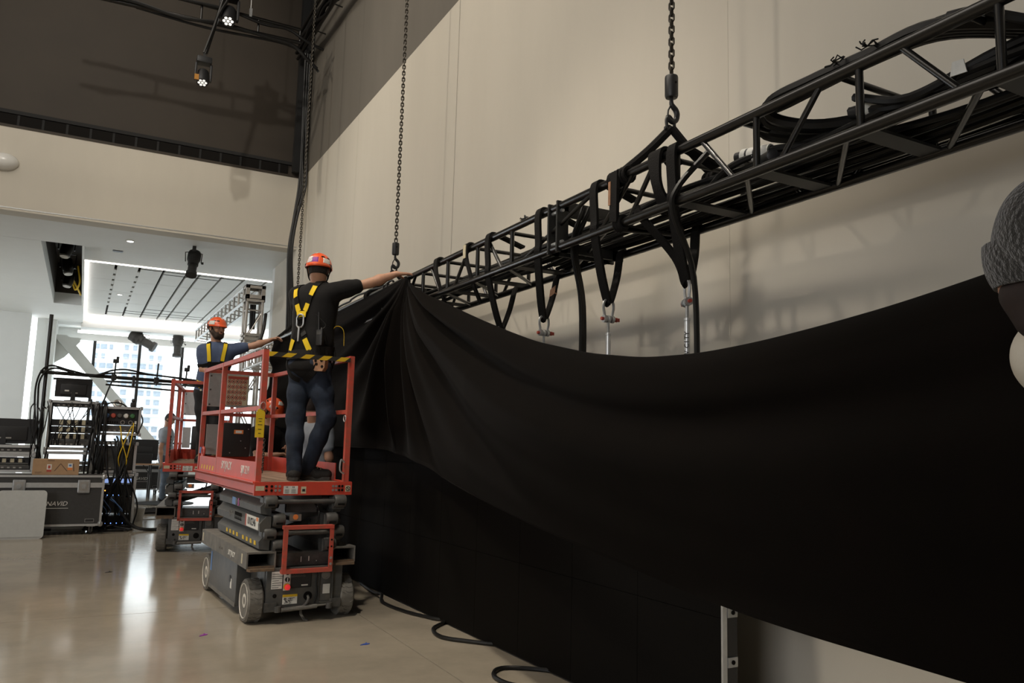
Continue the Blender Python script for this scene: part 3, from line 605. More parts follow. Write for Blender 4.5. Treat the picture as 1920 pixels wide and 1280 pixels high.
# V slings, shackles and threaded rods that carry the LED wall
def hanger(y, ytop, label_bits, lettering=None, triple=False, gold=False, turn=0., bk_dy=.17):
    zv = 2.215
    s = empty('hanging_sling', (2.66, y, zv), 0, 'black V sling ' + label_bits, 'sling', 'V slings under the truss')
    fx = XF - 2.66 - .03; bx_ = XB - 2.66
    MB().ribbon(spl([(bx_ * .2, ytop - y, ZT - zv - .03), (fx + .06, ytop - y + .0, ZT - zv + .032), (fx, ytop - y, ZT - zv), (fx + .01, (ytop - y) * .97, .40), (fx + .02, (ytop - y) * .9, ZL - zv), (fx * .45, (ytop - y) * .4, .13), (-.012, 0, .0), (.0, 0, -.018)], 6), (0, 1, 0), .062, .016).build('strap', STRAP, s)
    MB().ribbon(spl([(.0, 0, -.018), (.016, 0, .0), (bx_ * .45, .06, .15), (bx_ * .8, bk_dy * .8, ZL - zv - .02), (bx_ + .0, bk_dy, ZL - zv + .03)], 6), (0, 1, 0), .055, .016).build('strap', STRAP, s)
    if triple: MB().ribbon(spl([(0, .01, -.01), (-.03, .06, .13), (fx * .8, .12, ZL - zv - .01), (fx + .02, .14, ZL - zv + .05)], 6), (0, 1, 0), .05, .014).build('strap', STRAP, s)
    if gold: MB().ribbon([(bx_ * .47, .064, .155), (bx_ * .60, .10, .22)], (0, 1, 0), .060, .02).build('tan_tag', LEATH, s)
    k = empty('bow_shackle', (2.66, y, 2.13), turn, 'grey shackle under the V sling ' + label_bits, 'shackle', 'grey shackles under the slings')
    MB().tube(spl([(-.026, 0, -.03), (-.028, 0, .0), (-.036, 0, .035), (-.03, 0, .07), (0, 0, .086), (.03, 0, .07), (.036, 0, .035), (.028, 0, .0), (.026, 0, -.03)], 4), .0085, 8).build('bow', GALV, k, True)
    for sx in (-1, 1): MB().disc((sx * .026, 0, -.03), (1, 0, 0), .022, .018, 14).build('shackle_eye', GALV, k, True)
    MB().disc((0, 0, -.03), (1, 0, 0), .010, .10, 10).build('pin', INKR, k, True); MB().disc((.055, 0, -.03), (1, 0, 0), .014, .012, 8).bx(.06, .078, -.004, .004, -.04, -.02).build('pin_head', INKR, k)
    t = empty('suspension_rod', (2.66, y, 1.72), 0, 'silver rod below the V sling ' + label_bits, 'rod', 'suspension rods of the screen')
    MB().lathe([(.016, -.012), (.022, -.008), (.022, .008), (.016, .012)], (0, 0, .38), (1, 0, 0), 14).tube([(0, 0, .37), (0, 0, .29)], .009, 8).build('rod_eye', GALV, t, True)
    MB().lathe([(.010, .30), (.016, .298), (.0165, .285), (.0145, .283), (.0145, 0)], n=14).build('tube_body', ALUL, t, True)
    if lettering:
        for i_, ch in enumerate(lettering): text(ch, .034, INK, t, (-.0085 - .004, -.0125, .07 + i_ * .021), (0, 0, 1), (-.82, .57, 0), ext=.002)
    return s
hanger(5.15, 4.93, 'just showing over the edge of the drape')
hanger(4.53, 4.22, 'with a tan tag on one leg', gold=True)
hanger(3.79, 3.60, 'just right of the thin hanging cable bundle')
hanger(3.10, 2.93, 'with three legs, above the lettered rod', 'NEW CITY', True, turn=1.2)
for y, lab in ((5.85, 'black strap wrapped on the truss nearest the raised hand'), (5.28, 'black strap with a pale tag on the truss right of the raised hand')):
    s = empty('wrapped_sling', (XF, y, ZT), 0, lab, 'sling')
    for k in range(2): MB().ribbon(spl([(.05, .03 * k, .0), (.02, .03 * k, .034), (-.028, .03 * k, .028), (-.034, .02 * k, -.05), (-.03, -.03, -.14), (.0, -.06, -.27), (.06, -.08, -.42)], 5), (0, 1, 0), .04, .014).build('strap', STRAP, s)
    if y < 5.5: MB().bx(-.052, -.046, -.02, .02, -.08, .02).build('pale_tag', CREAM, s)
# cables in and under the truss
def cables(name, label, paths, r=.012, m_=RUBC, cat='cable', group=None, n=7):
    c = V(paths[0][0]); E_ = empty(name, c, 0, label, cat, group)
    for p in paths: MB().tube(spl([V(q) - c for q in p], 6), r, n).build('cable', m_, E_, True)
    return E_
random.seed(3)
P_ = []
for k in range(9):
    P_.append([(XC + .06 * math.sin(k * 2.1) + random.uniform(-.04, .04), y, ZL + .05 + .028 * (k % 4) + random.uniform(-.015, .03)) for y in [0 + i * .78 for i in range(16)]])
cables('cable_loom', 'thick loom of black cables lying along inside the black truss', P_, .015)
P_ = []
for k in range(7):
    P_.append([(XC + .12 + .02 * k, y, ZL + .03 + random.uniform(0, .05)) for y in [-.1 + i * .95 for i in range(6)]])
cables('cable_loom', 'flat loom of cables on the back bottom chord of the near truss end', P_, .014)
P_ = []
for k in range(4):
    a = .05 * k
    P_.append([(XC - .05 + a, 1.3, ZT - .06), (XF + .06 + a * .6, 1.62, ZT + .05), (XF + .05 + a * .5, 1.9, ZT + .055 + .006 * k), (XF + .04 + a * .5, 2.15 + .06 * k, ZT + .055), (XF + .05 + a * .5, 2.36 + .05 * k, ZT + .055), (XF + .1 + a, 2.40 + .05 * k, ZT + .0), (XC - .03 + a, 2.2, ZT - .08), (XC + .02, 1.85, ZT - .12), (XC + a * .5, 1.5, ZT - .13)])
cables('coiled_cable', 'fat black cable loops coiled over the top of the near truss', P_, .026)
P_ = [[(XC - .06, 2.9, ZL + .06), (XC - .1, 2.7, ZL + .12), (XC - .06, 2.5, ZL + .15), (XC, 2.3, ZL + .13)], [(XC, 2.1, ZT - .05), (XC - .1, 1.8, ZT - .16), (XC - .02, 1.5, ZT - .15), (XC + .05, 1.25, ZT - .02)], [(XC - .1, 2.0, ZL + .2), (XC - .12, 1.75, ZL + .1), (XC - .06, 1.45, ZL + .17), (XC, 1.1, ZL + .2)], [(XF + .08, 1.45, ZT + .02), (XF + .1, 1.25, ZT - .1), (XF + .13, 1.0, ZL + .1)]]
cables('slack_cable', 'slack black cables drooping between the near truss chords', P_, .017)
def plug(y, z, x, rz, lab, tape):
    o = empty('cable_connector', (x, y, z), rz, lab, 'connector'); MB().lathe([(.018, -.09), (.027, -.085), (.03, -.02), (.033, .03), (.033, .07), (.027, .075), (.024, .11)], ax=(0, 1, .12), n=14).build('connector_body', BLK, o, True)
    for a, b in tape: MB().lathe([(.0335, a), (.0345, a + .002), (.0345, b), (.0335, b + .002)], ax=(0, 1, .12), n=14).build('tape_band', WHT, o, True)
plug(2.56, 2.70, XC - .06, .15, 'black multipin connector with two white tape bands inside the truss', ((-.08, -.035), (.0, .032), (.045, .07))); plug(2.47, 2.64, XC - .09, -.5, 'smaller bare black connector below the white banded connector', ())
plug(1.95, 2.70, XC - .04, .1, 'cable joint with an orange and white band near the looped cables', ((-.02, .03),)); plug(1.52, 2.85, XF + .1, .2, 'pale connector tied at the top chord above the near truss end', ((-.08, .0),))
t_ = tag(MB().prism([(0, 0), (.06, -.005), (.05, .045), (.01, .05)], (XC - .12, 1.60, 2.66), (0, -1, 0), (0, 0, 1), (.004, 0, 0)).build('cable_tag', WHT), 'small white paper tag on cables inside the near truss', 'tag')
cables('hanging_cable', 'bundle of thin black cables hanging straight down between two V slings', [[(XC - .1 + .022 * k, 3.93 + .02 * (k % 2), ZT), (XF + .05 + .02 * k, 3.95 + .012 * k, ZL), (2.58 + .018 * k, 3.97 + .012 * k, 2.2), (2.59 + .018 * k, 3.98 + .01 * k, 1.6)] for k in range(4)], .010)
cables('hanging_cable', 'single thick black cable hanging down beside the lettered rod', [[(XC - .08, 2.86, ZT), (XF - .02, 2.9, ZL + .06), (XF - .02, 2.93, ZL - .06), (2.60, 2.98, 2.2), (2.64, 3.0, 1.6)]], .015)
cables('cable_coil', 'loose curls of black cable on the truss above the falling drape', [[(XF + .02 * math.sin(i), 6.9 + .22 * i + .06 * math.cos(i * 2.2), ZT + .035 + .03 * abs(math.sin(i * 1.7))) for i in range(18)], [(XF + .05, 6.8 + .3 * i, ZT + .03 + .02 * math.cos(i * 2)) for i in range(14)]], .011)
# frayed tie ends along the top chord
for i, (y, lab) in enumerate(((4.45, 'frayed black cable ties on the truss over the tan tagged sling'), (2.0, 'black cable ties knotted on the coiled loops'), (1.85, 'second black cable tie knot right of the first on the coiled loops'))):
    m = MB(); zz = ZT + (.03 if i == 0 else .06)
    for k in range(9): a = random.uniform(0, 6.28); m.tube([(XF, y, zz), (XF + .02 * math.cos(a), y + .025 * math.sin(a), zz + random.uniform(-.01, .02)), (XF + .03 * math.cos(a + .6), y + .04 * math.sin(a + .4), zz + random.uniform(-.01, .015))], .003, 5)
    tag(m.build('cable_ties', RUBC), lab, 'cable tie')

# ================================================================ LED WALL
A_, B_ = V((2.655, 2.86, 0)), V((2.36, 10.6, 0)); dirw = (B_ - A_).normalized(); yaww = math.atan2(-dirw.x, dirw.y)
W_ = empty('screen_wall', A_, yaww, 'black panelled video screen wall standing on the floor behind the drape', 'screen')
pm = MB().bx(.0, .09, .0015, .5975, .0015, .5815).mesh('screen_panel', LED)
for i in range(13):
    for j in range(3): use(pm, 'screen_panel', W_, (0, i * .599, .012 + j * .5825))
E_ = MB().bx(-.004, .022, -.012, .0, .012, 1.76).build('edge_profile', ALUL, W_); MB().bx(.022, .09, -.008, .0, .012, 1.76).build('edge_channel', BLK, W_)
for z in (.18, .40, .62, .98, 1.2, 1.56):
    l_ = MB().bx(.024, .085, -.016, -.008, z - .022, z + .022).build('edge_latch', GALV, W_); MB().disc((.055, -.018, z), (0, 1, 0), .010, .006, 10).build('latch_button', SLOT, l_)
MB().bx(.02, .09, 0, 7.78, 0, .012).build('base_strip', BLK, W_)

# ================================================================ DRAPE
P0 = V((2.42, 6.40, 0)); Dq = (V((1.90, 1.07, 0)) - P0).normalized(); Nq = V((Dq.y, -Dq.x, 0))
if Nq.x > 0: Nq = -Nq
topR = [(-.125, 2.805), (.15, 2.67), (.481, 2.542), (1.18, 2.328), (1.748, 2.162), (2.217, 2.031), (2.613, 1.927), (3.241, 1.802), (3.721, 1.738), (4.1, 1.72), (4.408, 1.726), (4.664, 1.741), (4.88, 1.758), (5.065, 1.776), (5.225, 1.798), (5.352, 1.814), (5.6, 1.855)]
topL = [(-4.15, 2.615), (-3.9, 2.66), (-3.4, 2.735), (-2.6, 2.752), (-2.1, 2.77), (-1.7, 2.779), (-1.0, 2.785), (-.5, 2.79), (-.25, 2.795)]
hem = [(-4.2, 1.30), (-1.4, 1.29), (-.6, 1.294), (.077, 1.24), (.812, 1.163), (1.849, 1.046), (2.916, .93), (3.595, .873), (4.062, .842), (4.295, .833), (4.638, .832), (4.919, .838), (5.116, .842), (5.6, .842)]
tp = np.array(topL + topR); hm = np.array(hem)
def smooth_interp(x, tab, w=.10):
    return sum(np.interp(x + d, tab[:, 0], tab[:, 1]) for d in np.linspace(-w, w, 9)) / 9
us = np.unique(np.concatenate([np.linspace(-4.15, -1, 110), np.linspace(-1, 1.2, 200), np.linspace(1.2, 5.6, 190)])); nv = 96
vs_ = np.linspace(0, 1, nv) ** 1.15
U, Vv = np.meshgrid(us, vs_, indexing='ij')
ztop = np.where(np.abs(U + .125) < .3, np.interp(U, tp[:, 0], tp[:, 1]), smooth_interp(U, tp, .12)); zh = smooth_interp(U, hm, .2)
Z = ztop + (zh - ztop) * Vv; d = ztop - Z; up = U + .125
g = np.sign(up) * np.abs(up) / (1 + np.abs(up) / .95); al = np.arctan2(d + 1e-4, g); r = np.hypot(up, d)
pleat = np.exp(-((al - 1.75) / .75) ** 2)
sp_ = lambda x: np.sign(np.sin(x)) * np.abs(np.sin(x)) ** 1.0 + .35 * np.sin(2 * x + .7)
f = .60 * sp_(13.5 * al + .4) * (1 - .55 * pleat) + .62 * np.sin(24 * al + .9 + .5 * np.sin(5 * al)) * pleat + .22 * np.sin(29 * al + 2.0) * (1 - pleat) * np.exp(-r / 2.)
amp = .085 * np.minimum(1, r / .75) * (.45 + .55 * np.exp(-np.maximum(r - 1.4, 0) / 1.3)) * np.minimum(1, (1 - Vv) / .22 + .25)
amp = amp * np.where(up > 0, np.minimum(1, d / .10), np.minimum(1, d / .05))
off = amp * f + .022 * np.sin(2.2 * up + 3 * d) * np.minimum(1, d / .3)
off += np.where(up > .2, -.05 * np.exp(-d / .045) * np.minimum(1, (up - .2) / .8), 0) + .03
off += np.where(up > 0, .10 * np.sin(np.pi * Vv) * np.minimum(1, up / 2.0), .06 * np.sin(np.pi * Vv))
left = U < 0
bx_ = np.where(left, 2.42, P0.x + Dq.x * U); by_ = np.where(left, 6.40 - U, P0.y + Dq.y * U)
pull = np.clip((-U - 3.1) / 1.05, 0, 1) ** 2; bx_ = bx_ - .30 * pull * (1 - .35 * Vv)
t = np.clip((U + .4) / .8, 0, 1); nx = -1 * (1 - t) + Nq.x * t; ny = Nq.y * t
off *= np.where(left, np.clip(.35 + .65 * np.minimum(1, d / .3), 0, 1), 1)
PX = bx_ + nx * off; PY = by_ + ny * off
nu = len(us); idx = np.arange(nu * nv).reshape(nu, nv)
qs = np.stack([idx[:-1, :-1], idx[1:, :-1], idx[1:, 1:], idx[:-1, 1:]], -1).reshape(-1, 4)
me = bpy.data.meshes.new('drape'); me.from_pydata(np.stack([PX, PY, Z], -1).reshape(-1, 3).tolist(), [], qs.tolist()); me.materials.append(DRAPE); me.polygons.foreach_set('use_smooth', [True] * len(me.polygons))
dr = bpy.data.objects.new('drape', me); col.objects.link(dr); tag(dr, 'huge black cloth drape gathered at the raised hand and sagging across the room', 'drape')
so = dr.modifiers.new('thickness', 'SOLIDIFY'); so.thickness = .004; so.offset = 0
# seam hem band along the lower edge
hb = MB(); k0 = nv - 1
ids = list(range(0, nu, 3))
hb.ribbon([(PX[i, k0] - .003, PY[i, k0] - .001, Z[i, k0] + .012) for i in ids], (0, 0, 1), .03, .004); hb.build('hem', DRAPE, dr)
# ================================================================ PEOPLE (smooth-union bodies polygonised with surface nets)
class Fig:
    def __init__(s): s.p = []
    def cone(s, a, b, ra, rb, k=.03): s.p.append((0, np.array(a, float), np.array(b, float), ra, rb, k)); return s
    def ell(s, c, rad, fr, k=.03): s.p.append((1, np.array(c, float), np.array(rad, float), np.array(fr, float), 0, k)); return s
    def chain(s, pts, rs, k=.02):
        for a, b, ra, rb in zip(pts[:-1], pts[1:], rs[:-1], rs[1:]): s.cone(a, b, ra, rb, k)
        return s
    @staticmethod
    def dist(q, P):
        if q[0] == 0:
            ba = q[2] - q[1]; L2 = max(ba @ ba, 1e-9); pa = P - q[1]; t = np.clip(pa @ ba / L2, 0, 1)
            return np.linalg.norm(pa - t[..., None] * ba, axis=-1) - (q[3] + (q[4] - q[3]) * t)
        l = (P - q[1]) @ q[3].T; k0 = np.linalg.norm(l / q[2], axis=-1); k1 = np.linalg.norm(l / q[2] ** 2, axis=-1)
        return k0 * (k0 - 1) / np.maximum(k1, 1e-6)
    @staticmethod
    def smin(a, b, k):
        h = np.maximum(k - np.abs(a - b), 0) / k; return np.minimum(a, b) - h * h * k * .25
    def f(s, P):
        P = np.asarray(P, float); r = np.full(P.shape[:-1], 9.)
        for q in s.p: r = s.smin(r, s.dist(q, P), q[5])
        return r
    def bb(s, q):
        if q[0] == 0: m = max(q[3], q[4]); return np.minimum(q[1], q[2]) - m, np.maximum(q[1], q[2]) + m
        m = q[2].max(); return q[1] - m, q[1] + m
    def mesh(s, name, m, h=.007, org=(0, 0, 0)):
        lo = np.min([s.bb(q)[0] for q in s.p], 0) - 3 * h; hi = np.max([s.bb(q)[1] for q in s.p], 0) + 3 * h
        n = np.ceil((hi - lo) / h).astype(int) + 1; F = np.full(n, 1., np.float32); ax = [lo[i] + h * np.arange(n[i]) for i in range(3)]
        for q in s.p:
            a, b = s.bb(q); mg = q[5] + 2 * h; i0 = np.maximum(((a - mg - lo) / h).astype(int), 0); i1 = np.minimum(((b + mg - lo) / h).astype(int) + 2, n)
            G = np.stack(np.meshgrid(*[ax[i][i0[i]:i1[i]] for i in range(3)], indexing='ij'), -1)
            sl = tuple(slice(i0[i], i1[i]) for i in range(3)); F[sl] = s.smin(F[sl], s.dist(q, G), q[5])
        I = F < 0; C = [I[i:n[0] - 1 + i, j:n[1] - 1 + j, k:n[2] - 1 + k] for i in (0, 1) for j in (0, 1) for k in (0, 1)]
        cnt = sum(c.astype(np.int8) for c in C); mix = (cnt > 0) & (cnt < 8); ci = np.argwhere(mix); idx = np.full(mix.shape, -1, np.int64); idx[mix] = np.arange(len(ci))
        off = np.array([(i, j, k) for i in (0, 1) for j in (0, 1) for k in (0, 1)]); vals = np.stack([F[tuple((ci + o).T)] for o in off], 1); acc = np.zeros((len(ci), 3)); ct = np.zeros(len(ci))
        for e0 in range(8):
            for bit in (1, 2, 4):
                e1 = e0 | bit
                if e1 == e0: continue
                va, vb = vals[:, e0], vals[:, e1]; x = (va < 0) != (vb < 0); t = np.where(x, va / np.where(x, va - vb, 1), 0)
                acc += np.where(x[:, None], off[e0] + t[:, None] * (off[e1] - off[e0]), 0); ct += x
        vv = lo + h * (ci + acc / ct[:, None]) - np.array(org); faces = []
        for a in range(3):
            b, c = (a + 1) % 3, (a + 2) % 3; sA = [slice(None)] * 3; sB = [slice(None)] * 3; sA[a] = slice(0, n[a] - 1); sB[a] = slice(1, n[a])
            for t_ in (sA, sB): t_[b] = slice(1, n[b] - 1); t_[c] = slice(1, n[c] - 1)
            A, Bm = I[tuple(sA)], I[tuple(sB)]; ed = np.argwhere(A != Bm); fl_ = A[tuple(ed.T)]; base = ed.copy(); base[:, b] += 1; base[:, c] += 1
            def cell(db, dc): q = base.copy(); q[:, b] -= db; q[:, c] -= dc; return idx[tuple(q.T)]
            Q = np.stack([cell(1, 1), cell(0, 1), cell(0, 0), cell(1, 0)], 1); Q[~fl_] = Q[~fl_][:, ::-1]; faces.append(Q)
        faces = np.concatenate(faces); me = bpy.data.meshes.new(name); me.from_pydata(vv.tolist(), [], faces.tolist()); me.materials.append(m); me.polygons.foreach_set('use_smooth', [True] * len(me.polygons)); return me
    def build(s, name, m, parent, h=.007):
        o = bpy.data.objects.new(name, s.mesh(name, m, h, parent.location)); col.objects.link(o); o.parent = parent; return o
    def proj(s, P, off=.004):
        P = np.array(P, float)
        for _ in range(10):
            d_ = s.f(P) - off; e = .004; g_ = np.stack([s.f(P + e * np.eye(3)[i]) - s.f(P - e * np.eye(3)[i]) for i in range(3)], -1) / (2 * e)
            P = P - d_[..., None] * g_ / np.maximum((g_ ** 2).sum(-1, keepdims=True), .2)
        return P, g_ / np.linalg.norm(g_, axis=-1, keepdims=True)
    def strap(s, pts, w, m, parent, name='strap', off=.006, th=.004, n=6):
        P, g_ = s.proj([list(p) for p in spl(pts, n)], off); P = [V(p) for p in P]; mb = MB(); wd = []
        for i in range(len(P)):
            t_ = (P[min(i + 1, len(P) - 1)] - P[max(i - 1, 0)]).normalized(); wd.append(t_.cross(V(g_[i])))
        o = V(parent.location) if parent.parent is None else V(parent.parent.location)
        return mb.ribbon([p - o for p in P], wd, w, th).build(name, m, parent)
def nrm(v): v = np.array(v, float); return v / np.linalg.norm(v)
def hand(F, w, d_, pn, side, curl=(.3, .4, .3), sc=1., thumb=1.):
    d_ = nrm(d_); pn = np.array(pn, float); pn = nrm(pn - d_ * (pn @ d_)); lat = np.cross(d_, pn) * side; w = np.array(w, float)
    for l in (-.026, -.009, .009, .026): F.cone(w + lat * l * .6 * sc, w + d_ * .085 * sc + lat * l * sc, .017 * sc, .0125 * sc, .012)
    for l, L in ((-.030, .064), (-.0105, .078), (.0105, .083), (.031, .074)):
        p = w + d_ * .088 * sc + lat * l * sc; dd = nrm(d_ + lat * l * 3.0); pr = .0105
        for c_, fr, rr in zip(curl, (.42, .32, .26), (.0098, .0088, .0075)):
            dd = nrm(dd * math.cos(c_) + pn * math.sin(c_)); q = p + dd * L * fr * 1.1 * sc; F.cone(p, q, pr * sc, rr * sc, .004); p = q; pr = rr
    p = w + d_ * .025 * sc + lat * .024 * sc; q = p + nrm(d_ * .6 + lat * .75 + pn * .35 * thumb) * .045 * sc; q2 = q + nrm(d_ * .9 + lat * .2 + pn * .5 * thumb) * .04 * sc
    F.cone(p, q, .016 * sc, .012 * sc, .012).cone(q, q2, .012 * sc, .009 * sc, .004)
def figure(name, label, J, look, shirt, legs, skin, h=.0065, sleeve=.58, curlL=(.3, .4, .3), curlR=(.3, .4, .3), pnL=(0, 0, -1), pnR=(0, 0, -1), dL=None, dR=None, shoe=True, belly=0., group=None):
    J = {k: np.array(v, float) for k, v in J.items()}; u = np.array((0, 0, 1.))
    rc = nrm(J['shR'] - J['shL']); rp = nrm(J['hipR'] - J['hipL']); fc = np.cross(u, rc); fp = np.cross(u, rp)
    org = V(((J['anL'][0] + J['anR'][0]) / 2, (J['anL'][1] + J['anR'][1]) / 2, min(J['anL'][2], J['anR'][2]) - .085)); root = empty(name, org, 0, label, 'person', group)
    lf = nrm(look); lr = nrm(np.cross(lf, u)); lu = np.cross(lr, lf); HF = np.array([lr, lf, lu]); hd = J['head']
    def torso(F, e, parts='cwp'):
        up = nrm(J['chest'] - J['pelvis']); waist = J['pelvis'] * .62 + J['chest'] * .38
        for s_ in (-1, 1):
            if 'c' in parts:
                F.cone(J['chest'] + rc * s_ * .078 + up * .03, waist + (rc + rp) * s_ * .034, .112 + e, .098 + e + belly, .07)
                sh = J['shR'] if s_ > 0 else J['shL']; F.cone(J['chest'] + up * .10 + rc * s_ * .05 - fc * .01, sh, .078 + e, .056 + e, .06)
                F.cone(J['chest'] + up * .07 + fc * .04 + rc * s_ * .06, J['chest'] - up * .04 + fc * .045 + rc * s_ * .06, .07 + e, .07 + e, .05)
            if 'p' in parts: F.cone(waist + rp * s_ * .05, J['pelvis'] + rp * s_ * .065, .100 + e + belly, .108 + e, .06); F.cone(J['pelvis'] + rp * s_ * .05 - fp * .045 - u * .04, J['pelvis'] + rp * s_ * .05 - fp * .04 - u * .06, .09 + e, .085 + e, .05)
    B = Fig(); torso(B, 0); B.cone(J['neck'] - u * .05, hd - lf * .02 - lu * .03, .064, .056, .04)
    B.ell(hd + lu * .015, (.077, .098, .112), HF, .03).ell(hd + lf * .032 - lu * .062, (.052, .058, .052), HF, .04)
    B.cone(hd + lf * .094 + lu * .018, hd + lf * .115 - lu * .026, .008, .0135, .012).cone(hd + lf * .098 - lu * .03 + lr * .012, hd + lf * .098 - lu * .03 - lr * .012, .009, .009, .01)
    for s_ in (-1, 1): B.ell(hd + lr * s_ * .080 - lf * .012 - lu * .008, (.010, .022, .032), HF, .008).cone(hd + lf * .086 + lu * .032 + lr * s_ * .016, hd + lf * .072 + lu * .032 + lr * s_ * .05, .012, .010, .014).ell(hd + lf * .07 - lu * .02 + lr * s_ * .042, (.02, .02, .02), HF, .03)
    B.cone(hd + lf * .088 - lu * .058 - lr * .016, hd + lf * .088 - lu * .058 + lr * .016, .010, .010, .012)
    for S in 'LR':
        sh, el, wr = J['sh' + S], J['el' + S], J['wr' + S]; s_ = 1 if S == 'R' else -1
        B.chain([sh, sh * .5 + el * .5, el], [.054, .047, .038], .04); md = el * .65 + wr * .35; B.chain([el, md, wr], [.038, .042, .027], .03)
        hand(B, wr, dict(L=dL, R=dR)[S] if dict(L=dL, R=dR)[S] is not None else wr - el, dict(L=pnL, R=pnR)[S], s_, dict(L=curlL, R=curlR)[S])
        hp, kn, an, to = J['hip' + S], J['kn' + S], J['an' + S], J['to' + S]
        B.chain([hp, hp * .5 + kn * .5, kn], [.088, .076, .056], .05); B.chain([kn, kn * .65 + an * .35, an], [.055, .056, .037], .04); B.cone(an - u * .03, an * .4 + to * .6 + u * .01, .038, .028, .03)
    body = B.build('body', skin, root, h)
    S_ = Fig(); torso(S_, .016, 'cp'); S_.ell(J['neck'] - u * .05 , (.095, .085, .05), np.array([rc, fc, u]), .04)
    for S in 'LR':
        sh, el = J['sh' + S], J['el' + S]; e = sh + (el - sh) * sleeve; S_.chain([sh, sh * .5 + e * .5, e], [.071, .068, .064], .04)
    sh_o = S_.build('t_shirt', shirt, root, h)
    T = Fig(); torso(T, .024, 'p') if False else None
    for s_ in (-1, 1): T.cone(J['pelvis'] + rp * s_ * .055 + u * .075, J['pelvis'] + rp * s_ * .067 - u * .01, .115, .118, .05)
    for s_ in (-1, 1): T.cone(J['pelvis'] + rp * s_ * .055 - fp * .05 - u * .03, J['pelvis'] + rp * s_ * .055 - fp * .045 - u * .07, .10, .092, .05)
    for S in 'LR':
        hp, kn, an = J['hip' + S], J['kn' + S], J['an' + S]
        T.chain([hp, hp * .5 + kn * .5, kn], [.103, .088, .070], .045); T.chain([kn, kn * .6 + an * .4, an - u * .015], [.070, .068, .057], .04)
        ax_ = nrm(an - kn)
        for q in (.60, .68, .76, .84, .92, 1.0):  # stacked creases above the shoe and behind the knee
            p = kn + (an - kn) * q + np.array((random.uniform(-.006, .006), random.uniform(-.006, .006), 0)); T.cone(p, p + ax_ * .006, .0615 - .004 * q, .060 - .004 * q, .014)
        for q in (-.12, -.02, .08): p = kn + (kn - hp) * q; T.cone(p, p + ax_ * .006, .0725, .071, .02)
    T.build('trousers', legs, root, h)
    if shoe:
        for S in 'LR':
            an, to = J['an' + S], J['to' + S]; d_ = to - an; d_[2] = 0; d_ = nrm(d_); sd = np.cross(d_, u); fl_ = an[2] - .085; K = Fig()
            a0 = np.array((an[0], an[1], fl_)); K.cone(an + u * .0, a0 + u * .05 - d_ * .02, .050, .046, .03)
            K.cone(a0 + u * .045 - d_ * .03, a0 + u * .045 + d_ * .16 + sd * .0, .044, .040, .03).cone(a0 + u * .043 + d_ * .09 + sd * .012, a0 + u * .042 + d_ * .165 - sd * .012, .044, .038, .03).cone(a0 + u * .09 + d_ * .01, a0 + u * .06 + d_ * .09, .042, .036, .03)
            shoe_o = K.build('shoe', SHOE, root, .006); o = root.location
            m = MB(); poly = [(-.075, -.028), (-.055, -.042), (.05, -.046), (.14, -.046), (.19, -.03), (.205, 0), (.19, .032), (.14, .047), (.05, .044), (-.055, .042), (-.075, .028), (-.082, 0)]
            m.prism(poly, V(a0) - o, V(d_), V(sd), (0, 0, .026)); m.build('sole', SOLE, shoe_o); m = MB()
            for q in (.035, .06, .085, .11):
                cpt = a0 + d_ * q + u * (.126 - q * .40)
                P, g_ = K.proj([cpt + sd * .03, cpt + sd * .015, cpt, cpt - sd * .015, cpt - sd * .03], .003); m.tube([V(p) - o for p in P], .0032, 5)
            m.build('laces', LACE, shoe_o)
    return dict(root=root, body=B, shirt=S_, trousers=T, HF=HF, hd=hd, lf=lf, lr=lr, lu=lu, rc=rc, fc=fc, u=u, J=J, rp=rp, fp=fp)
def patch(G, c, rad, az0, az1, el0, el1, off, n=8, th=None):
    """piece of an ellipsoid in the head frame; azimuth 0 = front, positive to the wearer's right"""
    c = np.array(c); mb = MB(); vs = []; o = G['root'].location
    for i in range(n + 1):
        for j in range(n + 1):
            a = math.radians(lerp(az0, az1, i / n)); e = math.radians(lerp(el0, el1, j / n)); p = np.array((math.sin(a) * math.cos(e) * (rad[0] + off), math.cos(a) * math.cos(e) * (rad[1] + off), math.sin(e) * (rad[2] + off)))
            vs.append(V(c + p @ G['HF']) - o)
    return mb.add(vs, [(i * (n + 1) + j, (i + 1) * (n + 1) + j, (i + 1) * (n + 1) + j + 1, i * (n + 1) + j + 1) for i in range(n) for j in range(n)])
def thick(o, t=.002): s = o.modifiers.new('thickness', 'SOLIDIFY'); s.thickness = t; s.offset = 0; return o
HR = (.104, .130, .112)
